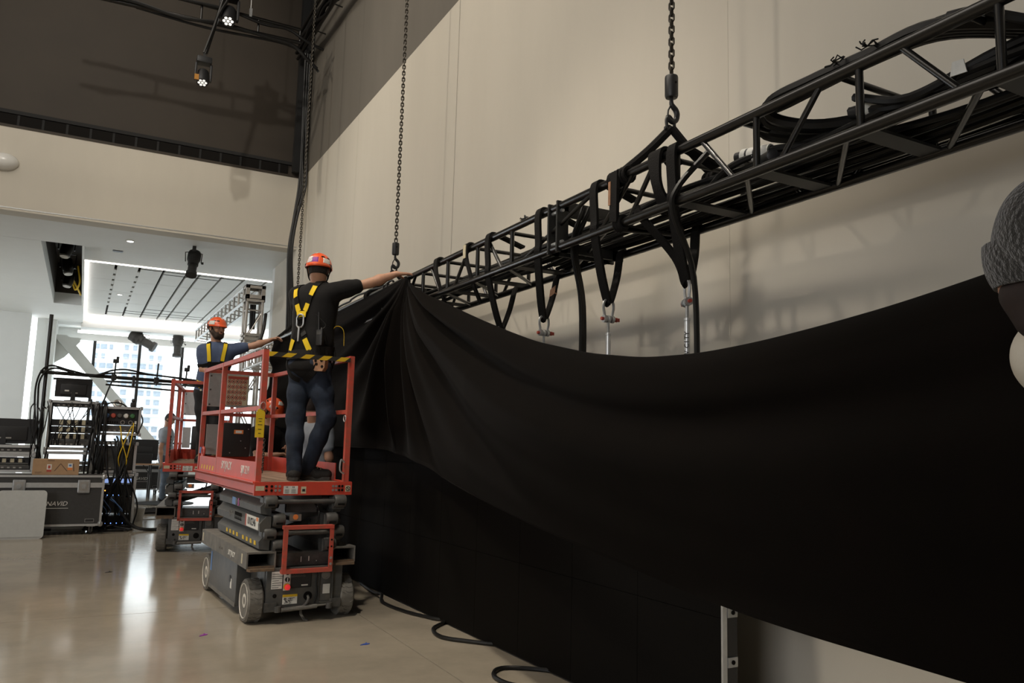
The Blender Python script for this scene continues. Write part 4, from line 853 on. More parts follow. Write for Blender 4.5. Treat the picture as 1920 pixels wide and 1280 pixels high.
def helmet(G, stickers):
    """climbing-style safety helmet: shell with flared rim and short peak, vents, stickers, straps"""
    root, HF, hd = G['root'], G['HF'], G['hd']; o = root.location; c = hd + G['lu'] * .035; vs = []; fs = []; na, ne = 40, 14
    prof = [90 - 7.6 * j for j in range(ne)]
    for j, e in enumerate(prof):
        for i in range(na):
            a = 2 * math.pi * i / na; er = math.radians(e); fl_ = 1 + max(0, (8 - e) / 20) * .07; pk = max(0, math.cos(a)) ** 6 * max(0, (6 - e) / 15) * .030; rg = 1 + .018 * math.exp(-((abs(math.degrees(math.atan2(math.sin(a), math.cos(a)))) - 28) / 9) ** 2) * max(0, math.cos(er))
            drop = -.018 * max(0, -math.cos(a)) * max(0, (10 - e) / 18) if e < 10 else 0
            p = np.array((math.sin(a) * math.cos(er) * HR[0] * fl_ * rg, math.cos(a) * math.cos(er) * HR[1] * fl_ + pk, math.sin(er) * HR[2] + drop)); vs.append(V(c + p @ HF) - o)
    for j in range(ne - 1):
        for i in range(na): fs.append((j * na + i, j * na + (i + 1) % na, (j + 1) * na + (i + 1) % na, (j + 1) * na + i))
    hm_ = thick(MB().add(vs, fs).build('helmet', HELM, root, True), .006)
    for az in (-150, -118, -62, -38, 38, 62, 118, 150):
        patch(G, c, HR, az - 9, az + 9, 24, 32, .0035, 4).build('vent', SLOT, hm_)
    for az0, az1, e0, e1, mm, *tx in stickers:
        p = thick(patch(G, c, HR, az0, az1, e0, e1, .0045, 8).build('sticker', mm, hm_, True), .001)
        if tx:
            a = math.radians(tx[2]); e = math.radians(tx[3]); q = np.array((math.sin(a) * math.cos(e), math.cos(a) * math.cos(e), math.sin(e))); pt = c + (q * (np.array(HR) + .007)) @ HF; xd = np.array((math.cos(a), -math.sin(a), 0)) @ HF; nn = q @ HF; yd = np.cross(nn, -xd); 
            t_ = text(tx[0], tx[1], WHT, hm_, V(pt) - o, -V(xd), V(yd), ext=.0005)
    hr, hf, hu = G['lr'], G['lf'], G['lu']; m = MB()
    for s_ in (-1, 1):
        for q in (.045, -.06): m.tube([V(p) - o for p in spl([hd + hr * s_ * .098 + hf * q + hu * .04, hd + hr * s_ * .085 + hf * q * .5 - hu * .03, hd + hr * s_ * .070 + hf * .02 - hu * .085, hd + hf * .055 - hu * .125], 5)], .005, 6)
    m.build('chin_strap', STRAP, hm_)
    m = MB()
    for s_ in (-1, 1): m.box(V(hd + hr * s_ * .104 - hf * .03 + hu * .025) - o, (.012, .03, .03), Matrix((V(hr), V(hf), V(hu))).transposed())
    m.build('rear_cradle', BLK, hm_); return hm_
def face(G, beard=False, hair=True, brow=HAIR):
    root, hd, lf, lr, lu = G['root'], G['hd'], G['lf'], G['lr'], G['lu']; o = root.location
    for s_ in (-1, 1):
        e = MB().lathe([(.0001, -.0115), (.008, -.008), (.0115, 0), (.008, .008), (.0001, .0115)], V(hd + lf * .082 + lu * .010 + lr * s_ * .032) - o, V(lf), 12).build('eye', WHT, root, True)
        MB().disc(V(hd + lf * .0925 + lu * .009 + lr * s_ * .032) - o, V(lf), .0055, .003, 10).build('iris', INK, e)
        MB().tube([V(hd + lf * .096 + lu * .030 + lr * s_ * .014) - o, V(hd + lf * .094 + lu * .036 + lr * s_ * .032) - o, V(hd + lf * .080 + lu * .030 + lr * s_ * .052) - o], .0055, 6).build('eyebrow', brow, root, True)
    MB().tube([V(hd + lf * .086 - lu * .058 - lr * .026) - o, V(hd + lf * .1 - lu * .056) - o, V(hd + lf * .086 - lu * .058 + lr * .026) - o], .006, 8).build('lips', mat('lips', (.36, .13, .10), .5), root, True)
    if beard:
        Bf = Fig(); Bf.cone(hd + lf * .045 - lu * .095 - lr * .02, hd + lf * .045 - lu * .095 + lr * .02, .045, .045, .04)
        for s_ in (-1, 1): Bf.chain([hd + lr * s_ * .070 + lf * .012 - lu * .01, hd + lr * s_ * .062 + lf * .025 - lu * .055, hd + lr * s_ * .03 + lf * .06 - lu * .09], [.016, .028, .032], .03); Bf.cone(hd + lf * .095 - lu * .040, hd + lf * .080 - lu * .055 + lr * s_ * .035, .009, .010, .01)
        Bf.build('beard', BEARD, root, .0055)
    if hair: thick(patch(G, hd + lu * .015, (.077, .098, .112), 80, 280, -32, 40, .005, 14).build('hair', HAIR, root, True), .008)
def up_(p, z): p = np.array(p, float); p[2] += z; return p

# ---- the man at the front, seen from behind, arm stretched to the truss
J = dict(head=(1.672, 6.655, 2.783), neck=(1.680, 6.69, 2.69), chest=(1.675, 6.70, 2.48), shL=(1.555, 6.85, 2.585), shR=(1.805, 6.535, 2.60), elL=(1.66, 7.10, 2.36), wrL=(1.72, 7.16, 2.52), elR=(2.075, 6.49, 2.695), wrR=(2.295, 6.455, 2.797),
         pelvis=(1.655, 6.70, 1.995), hipL=(1.605, 6.76, 1.93), hipR=(1.715, 6.64, 1.925), knL=(1.566, 6.72, 1.54), knR=(1.795, 6.60, 1.545), anL=(1.553, 6.60, 1.108), anR=(1.685, 6.72, 1.108), toL=(1.58, 6.77, 1.05), toR=(1.87, 6.67, 1.05))
G = figure('person', 'man in orange helmet, black shirt and jeans seen from behind on the front lift', J, (.42, .90, -.12), TSHB, JEAN, SKIN, pnR=(.35, .1, -1), curlR=(.12, .35, .25), dR=(1, -.05, .12))
face(G, False, True)
helmet(G, [(-160, -128, -2, 30, WHT), (172, 222, -2, 22, PURPI, 'S', .055, 204, 10), (112, 150, -2, 22, WHT), (184, 198, 50, 58, WHT), (182, 200, 62, 70, WHT), (180, 202, 74, 81, WHT)])
root, S_ = G['root'], G['shirt']; ch, rc, fc, u, J_ = G['J']['chest'], G['rc'], G['fc'], G['u'], G['J']
bk = lambda x, z, dep=-.16: ch + rc * (x - .035) + u * z + fc * dep  # point on the back
har = empty('harness', (0, 0, 0)); har.parent = root
def hs(pts, w=.045, m_=STRAP, name='strap', off=.007, th=.004): return S_.strap(pts, w, m_, har, name, off, th)
for s_ in (-1, 1):
    hs([bk(s_ * .095, .20, .05), bk(s_ * .105, .165, -.10), bk(s_ * .075, .06), bk(s_ * .02, -.10), bk(-s_ * .05, -.28), bk(-s_ * .12, -.42, -.1)], .048)
    hs([bk(s_ * .105, .15, -.11), bk(s_ * .10, .11), bk(s_ * .085, .07)], .044, YELW, 'yellow_patch', .0105)
    hs([bk(s_ * .055, .0), bk(s_ * .042, -.035), bk(s_ * .03, -.06)], .044, YELW, 'yellow_patch', .0105)
    hs([bk(s_ * .06, -.30), bk(s_ * .085, -.35), bk(s_ * .105, -.40, -.12)], .046, YELW, 'yellow_patch', .0105)
    hs([bk(s_ * .105, .15, -.08), bk(s_ * .10, .19, .06), bk(s_ * .095, .1, .17), bk(s_ * .08, -.1, .2), bk(s_ * .09, -.36, .17)], .045)
hs([bk(-.17, -.40, -.03), bk(-.10, -.42), bk(0, -.425), bk(.10, -.42), bk(.17, -.40, -.03), bk(.17, -.39, .06)], .085, STRAP, 'waist_belt', .010, .012)
hs([bk(-.045, -.09), bk(0, -.085), bk(.045, -.09)], .05, YELW, 'yellow_patch', .014)
o = V(root.location); c = V(bk(0, -.145, -.155)); P_, g_ = S_.proj([list(c)], .022); c = V(P_[0]); x_, z_ = V(rc), V(u)
ringp = [c + x_ * .034 * math.cos(a) + z_ * (.034 * math.sin(a) + (.022 if math.sin(a) > 0 else -.022)) for a in [q * math.pi / 10 for q in range(20)]]
MB().ring([p - o for p in ringp], .0075, 8).build('d_ring', GALV, har, True); MB().box(c - o + z_ * .02, (.07, .012, .016), Matrix((x_, V(fc), z_)).transposed()).build('ring_pad', STRAP, har)
MB().tube([c - o - z_ * .05 - V(fc) * .01, c - o - z_ * .10 - V(fc) * .012, c - o - z_ * .17 - x_ * .01], .009, 8).build('lanyard_hook', ALUL, har, True)
hs([bk(.035, -.24), bk(.055, -.27)], .05, PLATE, 'buckle', .012, .008)
pel = G['J']['pelvis']; rp, fp = G['rp'], G['fp']; pk = lambda x, z, dep=-.17: pel + rp * x + u * z + fp * dep
def ts(pts, w, m_, name, off=.007, th=.004): return G['trousers'].strap(pts, w, m_, har, name, off, th)
ts([pk(.14, .12, -.1), pk(.17, .08, -.02), pk(.175, .09, .05)], .05, YELW, 'yellow_patch', .012)
for s_ in (-1, 1): ts([pk(s_ * .16, .10, -.05), pk(s_ * .15, .0, -.1), pk(s_ * .10, -.10, -.12), pk(s_ * .03, -.14, -.08)], .045, STRAP, 'leg_loop', .008)
ts([pk(-.14, .07, -.12), pk(0, .07), pk(.14, .07, -.12), pk(.18, .06, .0)], .05, STRAP, 'tool_belt', .010, .008)
# things on the belt
q = V(pk(.165, .205, -.125)); rad = empty('radio', q, 0, 'black two way radio clipped to the belt of the man seen from behind', 'radio'); rm = Matrix((V(rp), V(fp), V(u))).transposed()
MB().bev(-.028, .028, -.018, .018, -.07, .06, .006).build('radio_body', BLK, rad, True); MB().tube([(-.015, 0, .06), (-.02, .0, .12), (-.026, .0, .21)], .006, 8, rs=[.007, .006, .004]).build('antenna', BLK, rad, True); MB().disc((.012, 0, .068), (0, 0, 1), .008, .02, 10).build('knob', GREYD, rad); MB().bx(-.022, .022, -.0195, -.018, .02, .045).build('speaker_grille', GREYD, rad)
MB().tube(spl([(.012, 0, .06), (.04, .01, .10), (-.02, .01, .16), (-.10, .02, .23), (-.15, .03, .30)], 6), .003, 5).build('earpiece_cable', RUBC, rad); rad.rotation_euler.z = math.atan2(rp[1], rp[0])
q = V(pk(.175, -.02, -.10)); pou = empty('tool_pouch', q, math.atan2(rp[1], rp[0]), 'tan leather tool pouch on the hip of the man seen from behind', 'pouch')
MB().prism([(-.06, .045), (.055, .05), (.05, -.03), (.03, -.058), (-.04, -.055), (-.068, -.03)], (0, -.03, 0), (1, 0, 0), (0, 0, 1), (0, .05, 0)).build('pouch_body', LEATH, pou); m = MB()
for a, b in ((-.025, .0), (.028, -.02), (.02, .03), (-.035, .028)): m.disc((a, -.031, b), (0, 1, 0), .012, .004, 10)
m.build('pouch_hole', SLOT, pou)
yl = empty('webbing_tail', V(pk(.19, .26, .04)), 0, 'loose yellow webbing tail sticking out beside the radio', 'strap'); MB().ribbon(spl([(-.03, 0, -.12), (-.015, 0, -.02), (.005, 0, .05), (.05, 0, .06), (.085, 0, .02), (.092, 0, -.10)], 5), (.3, 1, 0), .03, .003).build('yellow_tail', YELW, yl); MB().tube(spl([(-.02, 0, .02), (0, .02, -.08), (.02, 0, -.2), (.0, .02, -.3)], 4), .012, 6).build('black_tail', STRAP, yl)

# ---- the bearded man on the far lift
J = dict(head=(1.412, 10.60, 2.715), neck=(1.425, 10.63, 2.555), chest=(1.44, 10.63, 2.345), shL=(1.61, 10.57, 2.455), shR=(1.275, 10.63, 2.430), elL=(1.865, 10.48, 2.525), wrL=(2.045, 10.43, 2.600), elR=(1.285, 10.60, 2.185), wrR=(1.43, 10.50, 2.135),
         pelvis=(1.395, 10.66, 1.94), hipL=(1.47, 10.65, 1.88), hipR=(1.315, 10.67, 1.88), knL=(1.475, 10.62, 1.50), knR=(1.335, 10.62, 1.50), anL=(1.48, 10.66, 1.105), anR=(1.345, 10.66, 1.105), toL=(1.52, 10.51, 1.05), toR=(1.30, 10.51, 1.05))
G = figure('person', 'bearded man in orange helmet and blue shirt standing on the farther lift', J, (.48, -.86, -.06), TSHU, BLKJ, SKIN, pnL=(0, -.3, -1), pnR=(.2, .2, -1), curlL=(.5, .7, .5), curlR=(.5, .8, .6))
face(G, True, True, BEARD); helmet(G, [(58, 100, 2, 28, WHT), (-6, 8, 44, 66, WHT)])
root, S_ = G['root'], G['shirt']; ch, rc, fc, u = G['J']['chest'], G['rc'], G['fc'], G['u']; fr = lambda x, z, dep=.17: ch + rc * x + u * z + fc * dep
har = empty('harness', (0, 0, 0)); har.parent = root
def hs(pts, w=.045, m_=STRAP, name='strap', off=.007, th=.004): return S_.strap(pts, w, m_, har, name, off, th)
for s_ in (-1, 1):
    hs([fr(s_ * .10, .15, -.1), fr(s_ * .095, .19, .04), fr(s_ * .10, .12), fr(s_ * .085, .0), fr(s_ * .07, -.15), fr(s_ * .12, -.36)], .046); hs([fr(s_ * .10, .16, .08), fr(s_ * .10, .10), fr(s_ * .088, .02), fr(s_ * .08, -.06)], .044, YELW, 'yellow_patch', .0105)
hs([fr(-.16, -.10, .02), fr(-.08, -.10), fr(.08, -.10), fr(.16, -.10, .02)], .045, STRAP, 'chest_strap'); hs([fr(-.17, -.34, .0), fr(-.08, -.36), fr(.08, -.36), fr(.17, -.34, .0)], .07, STRAP, 'waist_belt', .01, .01)
pel = G['J']['pelvis']; rp, fp = G['rp'], G['fp']
G['trousers'].strap([pel + rp * .17 + u * .16 + fp * .06, pel + rp * .15 + u * .09 + fp * .13, pel + rp * .12 + u * .02 + fp * .15], .05, YELW, har, 'yellow_patch', .012)
m = MB()
for k in range(4): P_, g_ = G['trousers'].proj([list(pel + rp * (.12 - .05 * k) + fp * .16 - u * (.01 + .012 * k))], .004); m.disc(V(P_[0]) - V(root.location), V(g_[0]), .013, .006, 12)
m.build('belt_grommets', CREAM, har)
tat = [G['J']['elR'] * .75 + G['J']['wrR'] * .25 + np.array((-.01, -.05, .06)), G['J']['elR'] * .95 + np.array((-.03, -.05, .08)) + G['J']['wrR'] * .05]
G['body'].strap(tat, .035, mat('tattoo_ink', (.10, .065, .06), .6), root, 'forearm_tattoo', .0015, .001)

# ---- two helpers on the floor behind the front lift
J = dict(head=(1.885, 9.20, 1.665), neck=(1.87, 9.23, 1.50), chest=(1.86, 9.24, 1.30), shL=(1.70, 9.16, 1.40), shR=(2.03, 9.28, 1.40), elL=(1.72, 9.02, 1.14), wrL=(1.90, 8.88, 1.18), elR=(2.09, 9.08, 1.17), wrR=(2.02, 8.87, 1.25),
         pelvis=(1.86, 9.26, .90), hipL=(1.78, 9.23, .85), hipR=(1.94, 9.29, .85), knL=(1.79, 9.20, .47), knR=(1.95, 9.24, .47), anL=(1.79, 9.26, .085), anR=(1.96, 9.30, .085), toL=(1.75, 9.10, .04), toR=(1.98, 9.13, .04))
for k in ('shL', 'shR'): pass
J['shL'], J['shR'] = J['shR'], J['shL']; J['elL'], J['elR'] = J['elR'], J['elL']; J['wrL'], J['wrR'] = J['wrR'], J['wrL']; J['hipL'], J['hipR'] = J['hipR'], J['hipL']; J['knL'], J['knR'] = J['knR'], J['knL']; J['anL'], J['anR'] = J['anR'], J['anL']; J['toL'], J['toR'] = J['toR'], J['toL']
G = figure('person', 'helper in orange helmet and black shirt half hidden behind the front lift', J, (.45, -.72, -.55), TSHB, BLKJ, SKIN2, h=.009, curlL=(.5, .6, .5), curlR=(.5, .6, .5))
face(G); helmet(G, [(-30, 35, 48, 72, WHT), (40, 80, 10, 34, WHT), (-40, 5, -2, 6, WHT)])
J = dict(head=(2.09, 8.20, 1.70), neck=(2.11, 8.23, 1.535), chest=(2.12, 8.25, 1.34), shL=(1.98, 8.34, 1.44), shR=(2.20, 8.08, 1.44), elL=(1.98, 8.42, 1.18), wrL=(2.08, 8.55, 1.32), elR=(2.24, 8.05, 1.17), wrR=(2.27, 8.26, 1.30),
         pelvis=(2.11, 8.24, .93), hipL=(2.05, 8.30, .88), hipR=(2.17, 8.18, .88), knL=(2.06, 8.32, .48), knR=(2.18, 8.19, .48), anL=(2.05, 8.30, .085), anR=(2.17, 8.16, .085), toL=(2.16, 8.42, .04), toR=(2.29, 8.26, .04))
G = figure('person', 'helper in grey shirt and dark gloves beside the drape behind the front lift', J, (.75, .62, .1), TSHG, BLKJ, SKIN2, h=.009, curlL=(.4, .6, .5), curlR=(.4, .6, .5)); face(G)
root = G['root']
for S in 'LR':
    w = G['J']['wr' + S]; d_ = nrm(w - G['J']['el' + S]); K = Fig(); K.cone(w - d_ * .04, w + d_ * .09, .036, .042, .03); hand(K, w + d_ * .01, d_, (0, 0, -1), 1 if S == 'R' else -1, (.4, .6, .5), 1.15)
    K.build('glove', GLOVE, root, .007)
# ---- the man standing far back
J = dict(head=(1.62, 18.1, 1.685), neck=(1.585, 18.12, 1.53), chest=(1.585, 18.13, 1.33), shL=(1.52, 18.31, 1.43), shR=(1.55, 17.93, 1.43), elL=(1.52, 18.36, 1.12), wrL=(1.66, 18.3, .92), elR=(1.475, 17.88, 1.10), wrR=(1.50, 17.86, .83),
         pelvis=(1.60, 18.12, .93), hipL=(1.59, 18.2, .88), hipR=(1.60, 18.04, .88), knL=(1.63, 18.22, .47), knR=(1.62, 18.03, .47), anL=(1.60, 18.2, .085), anR=(1.59, 18.03, .085), toL=(1.75, 18.22, .04), toR=(1.74, 17.99, .04))
G = figure('person', 'man in grey shirt and faded jeans standing far back by the table', J, (.80, -.35, -.4), TSHG, GREYJ, SKIN2, h=.010); face(G, False, True)
thick(patch(G, G['hd'] + G['lu'] * .02, (.079, .1, .112), 0, 360, 15, 88, .006, 20).build('short_hair', HAIR, G['root'], True), .008)
# ---- the person at the right edge, in a grey knit beanie
hx_, hy_, hz_ = 1.435, .73, 1.665
J = dict(head=(hx_, hy_, hz_), neck=(hx_ + .085, hy_ - .05, hz_ - .105), chest=(hx_ + .20, hy_ - .135, hz_ - .23), shL=(hx_ + .09, hy_ + .045, hz_ - .125), shR=(hx_ + .31, hy_ - .30, hz_ - .14), elL=(hx_ + .33, hy_ + .18, hz_ - .10), wrL=(hx_ + .52, hy_ + .24, hz_ + .03), elR=(hx_ + .50, hy_ - .12, hz_ - .30), wrR=(hx_ + .58, hy_ + .10, hz_ - .14),
         pelvis=(hx_ + .40, hy_ - .26, .93), hipL=(hx_ + .36, hy_ - .19, .88), hipR=(hx_ + .44, hy_ - .33, .88), knL=(hx_ + .41, hy_ - .16, .47), knR=(hx_ + .50, hy_ - .30, .47), anL=(hx_ + .38, hy_ - .18, .085), anR=(hx_ + .47, hy_ - .33, .085), toL=(hx_ + .50, hy_ - .08, .04), toR=(hx_ + .59, hy_ - .24, .04))
G = figure('person', 'person in grey knit beanie and cream top holding the near end of the drape', J, (.80, .58, .05), CREAMC, BLKJ, SKIN2, sleeve=.98, curlL=(.7, .8, .6), curlR=(.7, .8, .6)); face(G)
K = Fig(); hd, lf, lr, lu = G['hd'], G['lf'], G['lr'], G['lu']; K.ell(hd + lu * .055 - lf * .02, (.098, .120, .105), G['HF'], .04).ell(hd + lu * .095 - lf * .095, (.075, .07, .06), G['HF'], .06).cone(hd + lu * .03 - lf * .105 - lr * .03, hd + lu * .03 - lf * .105 + lr * .03, .028, .028, .03)
Hh = Fig(); Hh.cone(hd - lf * .05 - lu * .02, hd - lf * .05 - lu * .065, .066, .055, .03).cone(hd - lf * .02 - lr * .05 - lu * .03, hd - lf * .02 - lr * .035 - lu * .07, .04, .035, .03); Hh.build('hair', mat('red_brown_hair', (.018, .008, .006), .7, noise=.4, nscale=90), G['root'], .007)
bn = K.build('beanie', BEAN, G['root'], .006); m = MB(); o = G['root'].location
patch_ = thick(patch(G, hd + lu * .045, (.098, .118, .10), 0, 360, -32, 8, .008, 24).build('beanie_cuff', BEAN, bn, True), .010)
# ================================================================ ROAD CASES, RACKS, MONITORS
def road_case(label, loc, w, d, h, rz=0, lidh=.13, logo=True, cw=.05, group=None, textsz=.075, latches=(.18, .80), lx=.49):
    C = empty('road_case', loc, rz, label, 'case', group); z0 = .115
    MB().bev(.008, w - .008, .008, d - .008, z0 + .008, z0 + h - lidh - .004, .003).build('case_body', CASE, C); MB().bev(.008, w - .008, .008, d - .008, z0 + h - lidh + .004, z0 + h - .008, .003).build('case_lid', CASE, C)
    t = .028; zs = z0 + h - lidh
    for nm, m in (('lower_edging', MB().bx(0, w, 0, t, z0, z0 + t).bx(0, w, d - t, d, z0, z0 + t).bx(0, t, 0, d, z0, z0 + t).bx(w - t, w, 0, d, z0, z0 + t)), ('upper_edging', MB().bx(0, w, 0, t, z0 + h - t, z0 + h).bx(0, w, d - t, d, z0 + h - t, z0 + h).bx(0, t, 0, d, z0 + h - t, z0 + h).bx(w - t, w, 0, d, z0 + h - t, z0 + h)),
                  ('lid_seam_edging', MB().bx(-.002, w + .002, -.003, .006, zs - .035, zs + .03).bx(w - .006, w + .003, 0, d, zs - .035, zs + .03).bx(-.003, .006, 0, d, zs - .035, zs + .03))): m.build(nm, ALUL, C)
    for x in (0, w - t):
        for y in (0, d - t): MB().bx(x, x + t, y, y + t, z0, z0 + h).build('corner_edging', ALUL, C)
    for x in (0, w):
        for y in (0, d):
            for z in (z0 + .02, z0 + h - .02): MB().lathe([(.001, .030), (.018, .027), (.031, .012), (.034, -.01), (.03, -.03), (.012, -.034)], (x + (.012 if x == 0 else -.012), y + (.012 if y == 0 else -.012), z), (0, 0, 1 if z > .3 else -1), 12).build('ball_corner', GALV, C, True)
    for q in latches:
        x = w * q; l_ = MB().bev(x - .075, x + .075, -.010, .0, zs - .105, zs + .07, .012).build('latch', GALV, C); MB().bx(x - .05, x + .05, -.013, -.010, zs - .075, zs + .04).build('latch_dish', ALU, l_); MB().bx(x - .02, x + .02, -.02, -.013, zs - .05, zs + .01).disc((x, -.018, zs - .01), (0, 1, 0), .03, .008, 12).build('latch_wing', GALV, l_)
    if logo:
        s_ = text('PANAVID', textsz, WHT, C, (w * lx, .0055, z0 + h * .44), (1, 0, 0), (0, 0, 1), shear=.25); MB().bx(w * lx - textsz * 2.1, w * lx + textsz * 2.3, .004, .0065, z0 + h * .44 - textsz * .75, z0 + h * .44 - textsz * .68).build('logo_underline', WHT, C)
    MB().bx(w - .20, w - .09, .004, .007, z0 + .05, z0 + .095).build('small_plate', GALV, C); MB().bx(w - .195, w - .095, .002, .005, z0 + .055, z0 + .09).build('plate_face', INK, C)
    for x in (.09, w - .12):
        for y in (.09, d - .09):
            k = MB().bx(x - .05, x + .05, y - .05, y + .05, z0 - .012, z0).prism([(-.03, 0), (.03, 0), (.012, -.07), (-.012, -.07)], (x - .022, y, z0 - .012), (0, 1, 0), (0, 0, 1), (.006, 0, 0)).prism([(-.03, 0), (.03, 0), (.012, -.07), (-.012, -.07)], (x + .016, y, z0 - .012), (0, 1, 0), (0, 0, 1), (.006, 0, 0)).build('caster_fork', GALV, C)
            MB().disc((x, y, .050), (1, 0, 0), .050, .030, 18).build('caster_wheel', BLK, k, True)
    return C
road_case('black road case with silver edging under the cardboard box', (-1.55, 12.36, 0), 1.90, .62, .675, latches=(.475, .87), textsz=.082, lx=.685)
t_ = empty('folding_table_top', (-.86, 12.03, 0), 0, 'pale grey plastic table top leaning upright against the road case', 'table top'); m = MB()
rc_ = .05; poly = [(rc_ * (1 - math.cos(a)) if s_ == 0 else .55 - rc_ * (1 - math.cos(a)), z) for s_, a, z in []]
poly = []
for cx, cz, a0 in ((.50, .05, -90), (.50, .56, 0), (.05, .56, 90), (.05, .05, 180)):
    for k in range(6): a = math.radians(a0 + k * 18); poly.append((cx + .05 * math.cos(a), cz + .05 * math.sin(a)))
m.prism(poly, (0, 0, 0), (1, 0, 0), (0, .16, .987), (0, .04, 0)).build('panel', TABLE, t_, True)
MB().ribbon([(.03, -.003, .03), (.52, -.003, .03)], (0, 0, 1), .006, .004).build('lower_edge', TABLE, t_)
bx_ = empty('cardboard_box', (-.52, 12.42, .79), 0, 'brown cardboard box with red and yellow stickers on the road case', 'box'); MB().bev(0, .545, 0, .34, 0, .205, .004).build('carton', CARD, bx_)
MB().bx(.165, .22, -.001, .0, .04, .14).build('sticker', WHT, bx_); MB().bx(.165, .22, -.002, -.001, .04, .07).build('sticker_red_end', INKR, bx_); MB().bx(.41, .465, -.001, .0, .065, .155).build('sticker', WHT, bx_); MB().bx(.41, .465, -.002, -.001, .065, .098).build('sticker_yellow_end', ORANGEI, bx_); MB().bx(.422, .453, -.0022, -.001, .115, .14).build('sticker_print', BLUEI, bx_); MB().bx(.178, .207, -.0022, -.001, .085, .125).build('sticker_print', INKR, bx_)
m = MB()
for a, b in ((.25, .33), (.40, .33), (.48, .48)): m.prism([(a, .05), (a + .012, .05), (b + .0, .15), (b - .012, .15)], (0, -.001, 0), (1, 0, 0), (0, 0, 1), (0, .001, 0))
m.bx(.17, .25, -.0012, 0, .185, .195).bx(.03, .11, -.0012, 0, .035, .04).bx(.03, .09, -.0012, 0, .02, .024); m.build('box_print', mat('brown_ink', (.14, .08, .05), .7), bx_); MB().bx(0, .545, .15, .19, .2045, .2065).build('tape', mat('brown_tape', (.45, .3, .16), .3), bx_)
def monitor(label, loc, w, h, rz, dock=0):
    M_ = empty('monitor', loc, rz, label, 'monitor', 'monitors on the racks'); b = .12 + dock
    MB().bev(-w / 2, w / 2, 0, .022, b, b + h, .006).build('housing', BLK, M_); MB().bev(-w * .36, w * .36, -.022, .002, b + h * .12, b + h * .68, .012).build('back_cover', BLK, M_, True)
    MB().bx(-w * .47, -w * .28, -.0012, 0, b + h * .88, b + h * .94).build('maker_mark', GREYD, M_); MB().bx(-w * .24, -w * .12, -.0235, -.022, b + h * .30, b + h * .37).build('sticker', WHT, M_); MB().bx(-w * .06, w * .12, -.0235, -.022, b + h * .20, b + h * .25).build('socket_row', ALU, M_)
    MB().prism([(-.035, 0), (.035, 0), (.022, .16), (-.022, .16)], (0, -.03, 0), (1, 0, 0), (0, 0, 1), (0, .018, 0)).build('stand_neck', BLK, M_); MB().lathe([(.11, 0), (.11, .010), (.06, .014)], (0, .0, 0), n=24).build('stand_base', BLK, M_, True); MB().bx(-w / 2 + .01, w / 2 - .01, .0225, .0235, b + .012, b + h - .012).build('screen', SCREEN, M_)
    return M_
def rack(label, loc, w, d, h, units, rz=0, group='open equipment racks'):
    R_ = empty('equipment_rack', loc, rz, label, 'rack', group); t = .032
    MB().bx(0, t, 0, d, 0, h).bx(w - t, w, 0, d, 0, h).build('side_panel', CASE, R_); MB().bx(0, w, 0, d, h - t, h).build('top_panel', CASE, R_); MB().bx(0, w, 0, d, 0, t).build('bottom_panel', CASE, R_)
    MB().bx(-.004, t, -.006, .03, 0, h).bx(w - t, w + .004, -.006, .03, 0, h).bx(0, w, -.006, .03, h - t, h + .004).bx(0, w, -.006, .03, -.004, t).build('edge_frame', ALUL, R_)
    for x in (0, w):
        for z in (.012, h - .012): MB().bev(x - .022, x + .022, -.012, .04, z - .026, z + .026, .008).build('corner_cap', GALV, R_)
    MB().bx(t, t + .018, .05, .06, t, h - t).bx(w - t - .018, w - t, .05, .06, t, h - t).build('rack_rail', BLK, R_)
    for z0, z1, kind in units:
        a, b = t + .012, w - t - .012
        if kind == 'open': continue
        u_ = MB().bev(a, b, .03, d - .05, z0, z1, .003).build('rack_unit', BLK if kind != 'grey' else GREYD, R_)
        if kind == 'amp':
            for k in range(4): q = a + .10 + k * .095; MB().bx(q, q + .045, .026, .03, z0 + .02, z1 - .008).build('unit_window', CREAM, u_); MB().disc((q + .068, .026, (z0 + z1) / 2), (0, 1, 0), .012, .008, 10).build('unit_fan', SLOT, u_)
            MB().bx(a + .02, b - .02, .027, .03, z0 + .004, z0 + .009).build('unit_strip', ALU, u_)
        elif kind == 'blue':
            for k in range(4): q = a + .10 + k * .1; MB().bx(q, q + .055, .026, .03, z0 + .01, z1 - .01).build('lit_display', mat('blue_display', (.2, .3, .5), .4, emit=(.35, .5, .95), estr=.7), u_)
        elif kind == 'led':
            MB().disc((a + .12, .027, (z0 + z1) / 2), (0, 1, 0), .008, .006, 8).build('status_lamp', LEDO, u_)
            for k in range(5): MB().disc((a + .08 + k * .075, .027, z0 + .015), (0, 1, 0), .006, .006, 8).build('status_lamp', LEDB, u_)
        elif kind == 'plugs':
            cs_ = (BLUEI, INKR, GREYD, WHT, mat('green_cap', (.05, .16, .06), .5))
            for k in range(5):
                q = a + .085 + k * .085; l_ = MB().lathe([(.034, 0), (.036, .012), (.026, .03), (.012, .032)], (q, .03, z1 - .045 - .05), (0, -1, 0), 16).build('connector_cap', cs_[k], u_, True)
            for k in range(7): MB().bx(a + .04 + k * .03, a + .058 + k * .03, .026, .03, z0 + .02, z0 + .05).build('socket', SLOT, u_)
            for q in (a + .30, a + .405): MB().ring([(q + .026 * math.cos(an), .026, z0 + .035 + .026 * math.sin(an)) for an in [i * math.pi / 8 for i in range(16)]], .006, 6).build('round_socket', ALU, u_)
            MB().bx(a + .46, a + .485, .026, .03, z0 + .015, z0 + .06).build('small_display', WHT, u_)
        else:
            m = MB()
            for k in range(6): q = a + .05 + k * .07; m.bx(q, q + .03, .027, .03, z0 + .01, min(z1 - .01, z0 + .03))
            m.build('socket', ALU if kind == 'grey' else GREYD, u_)
    return R_
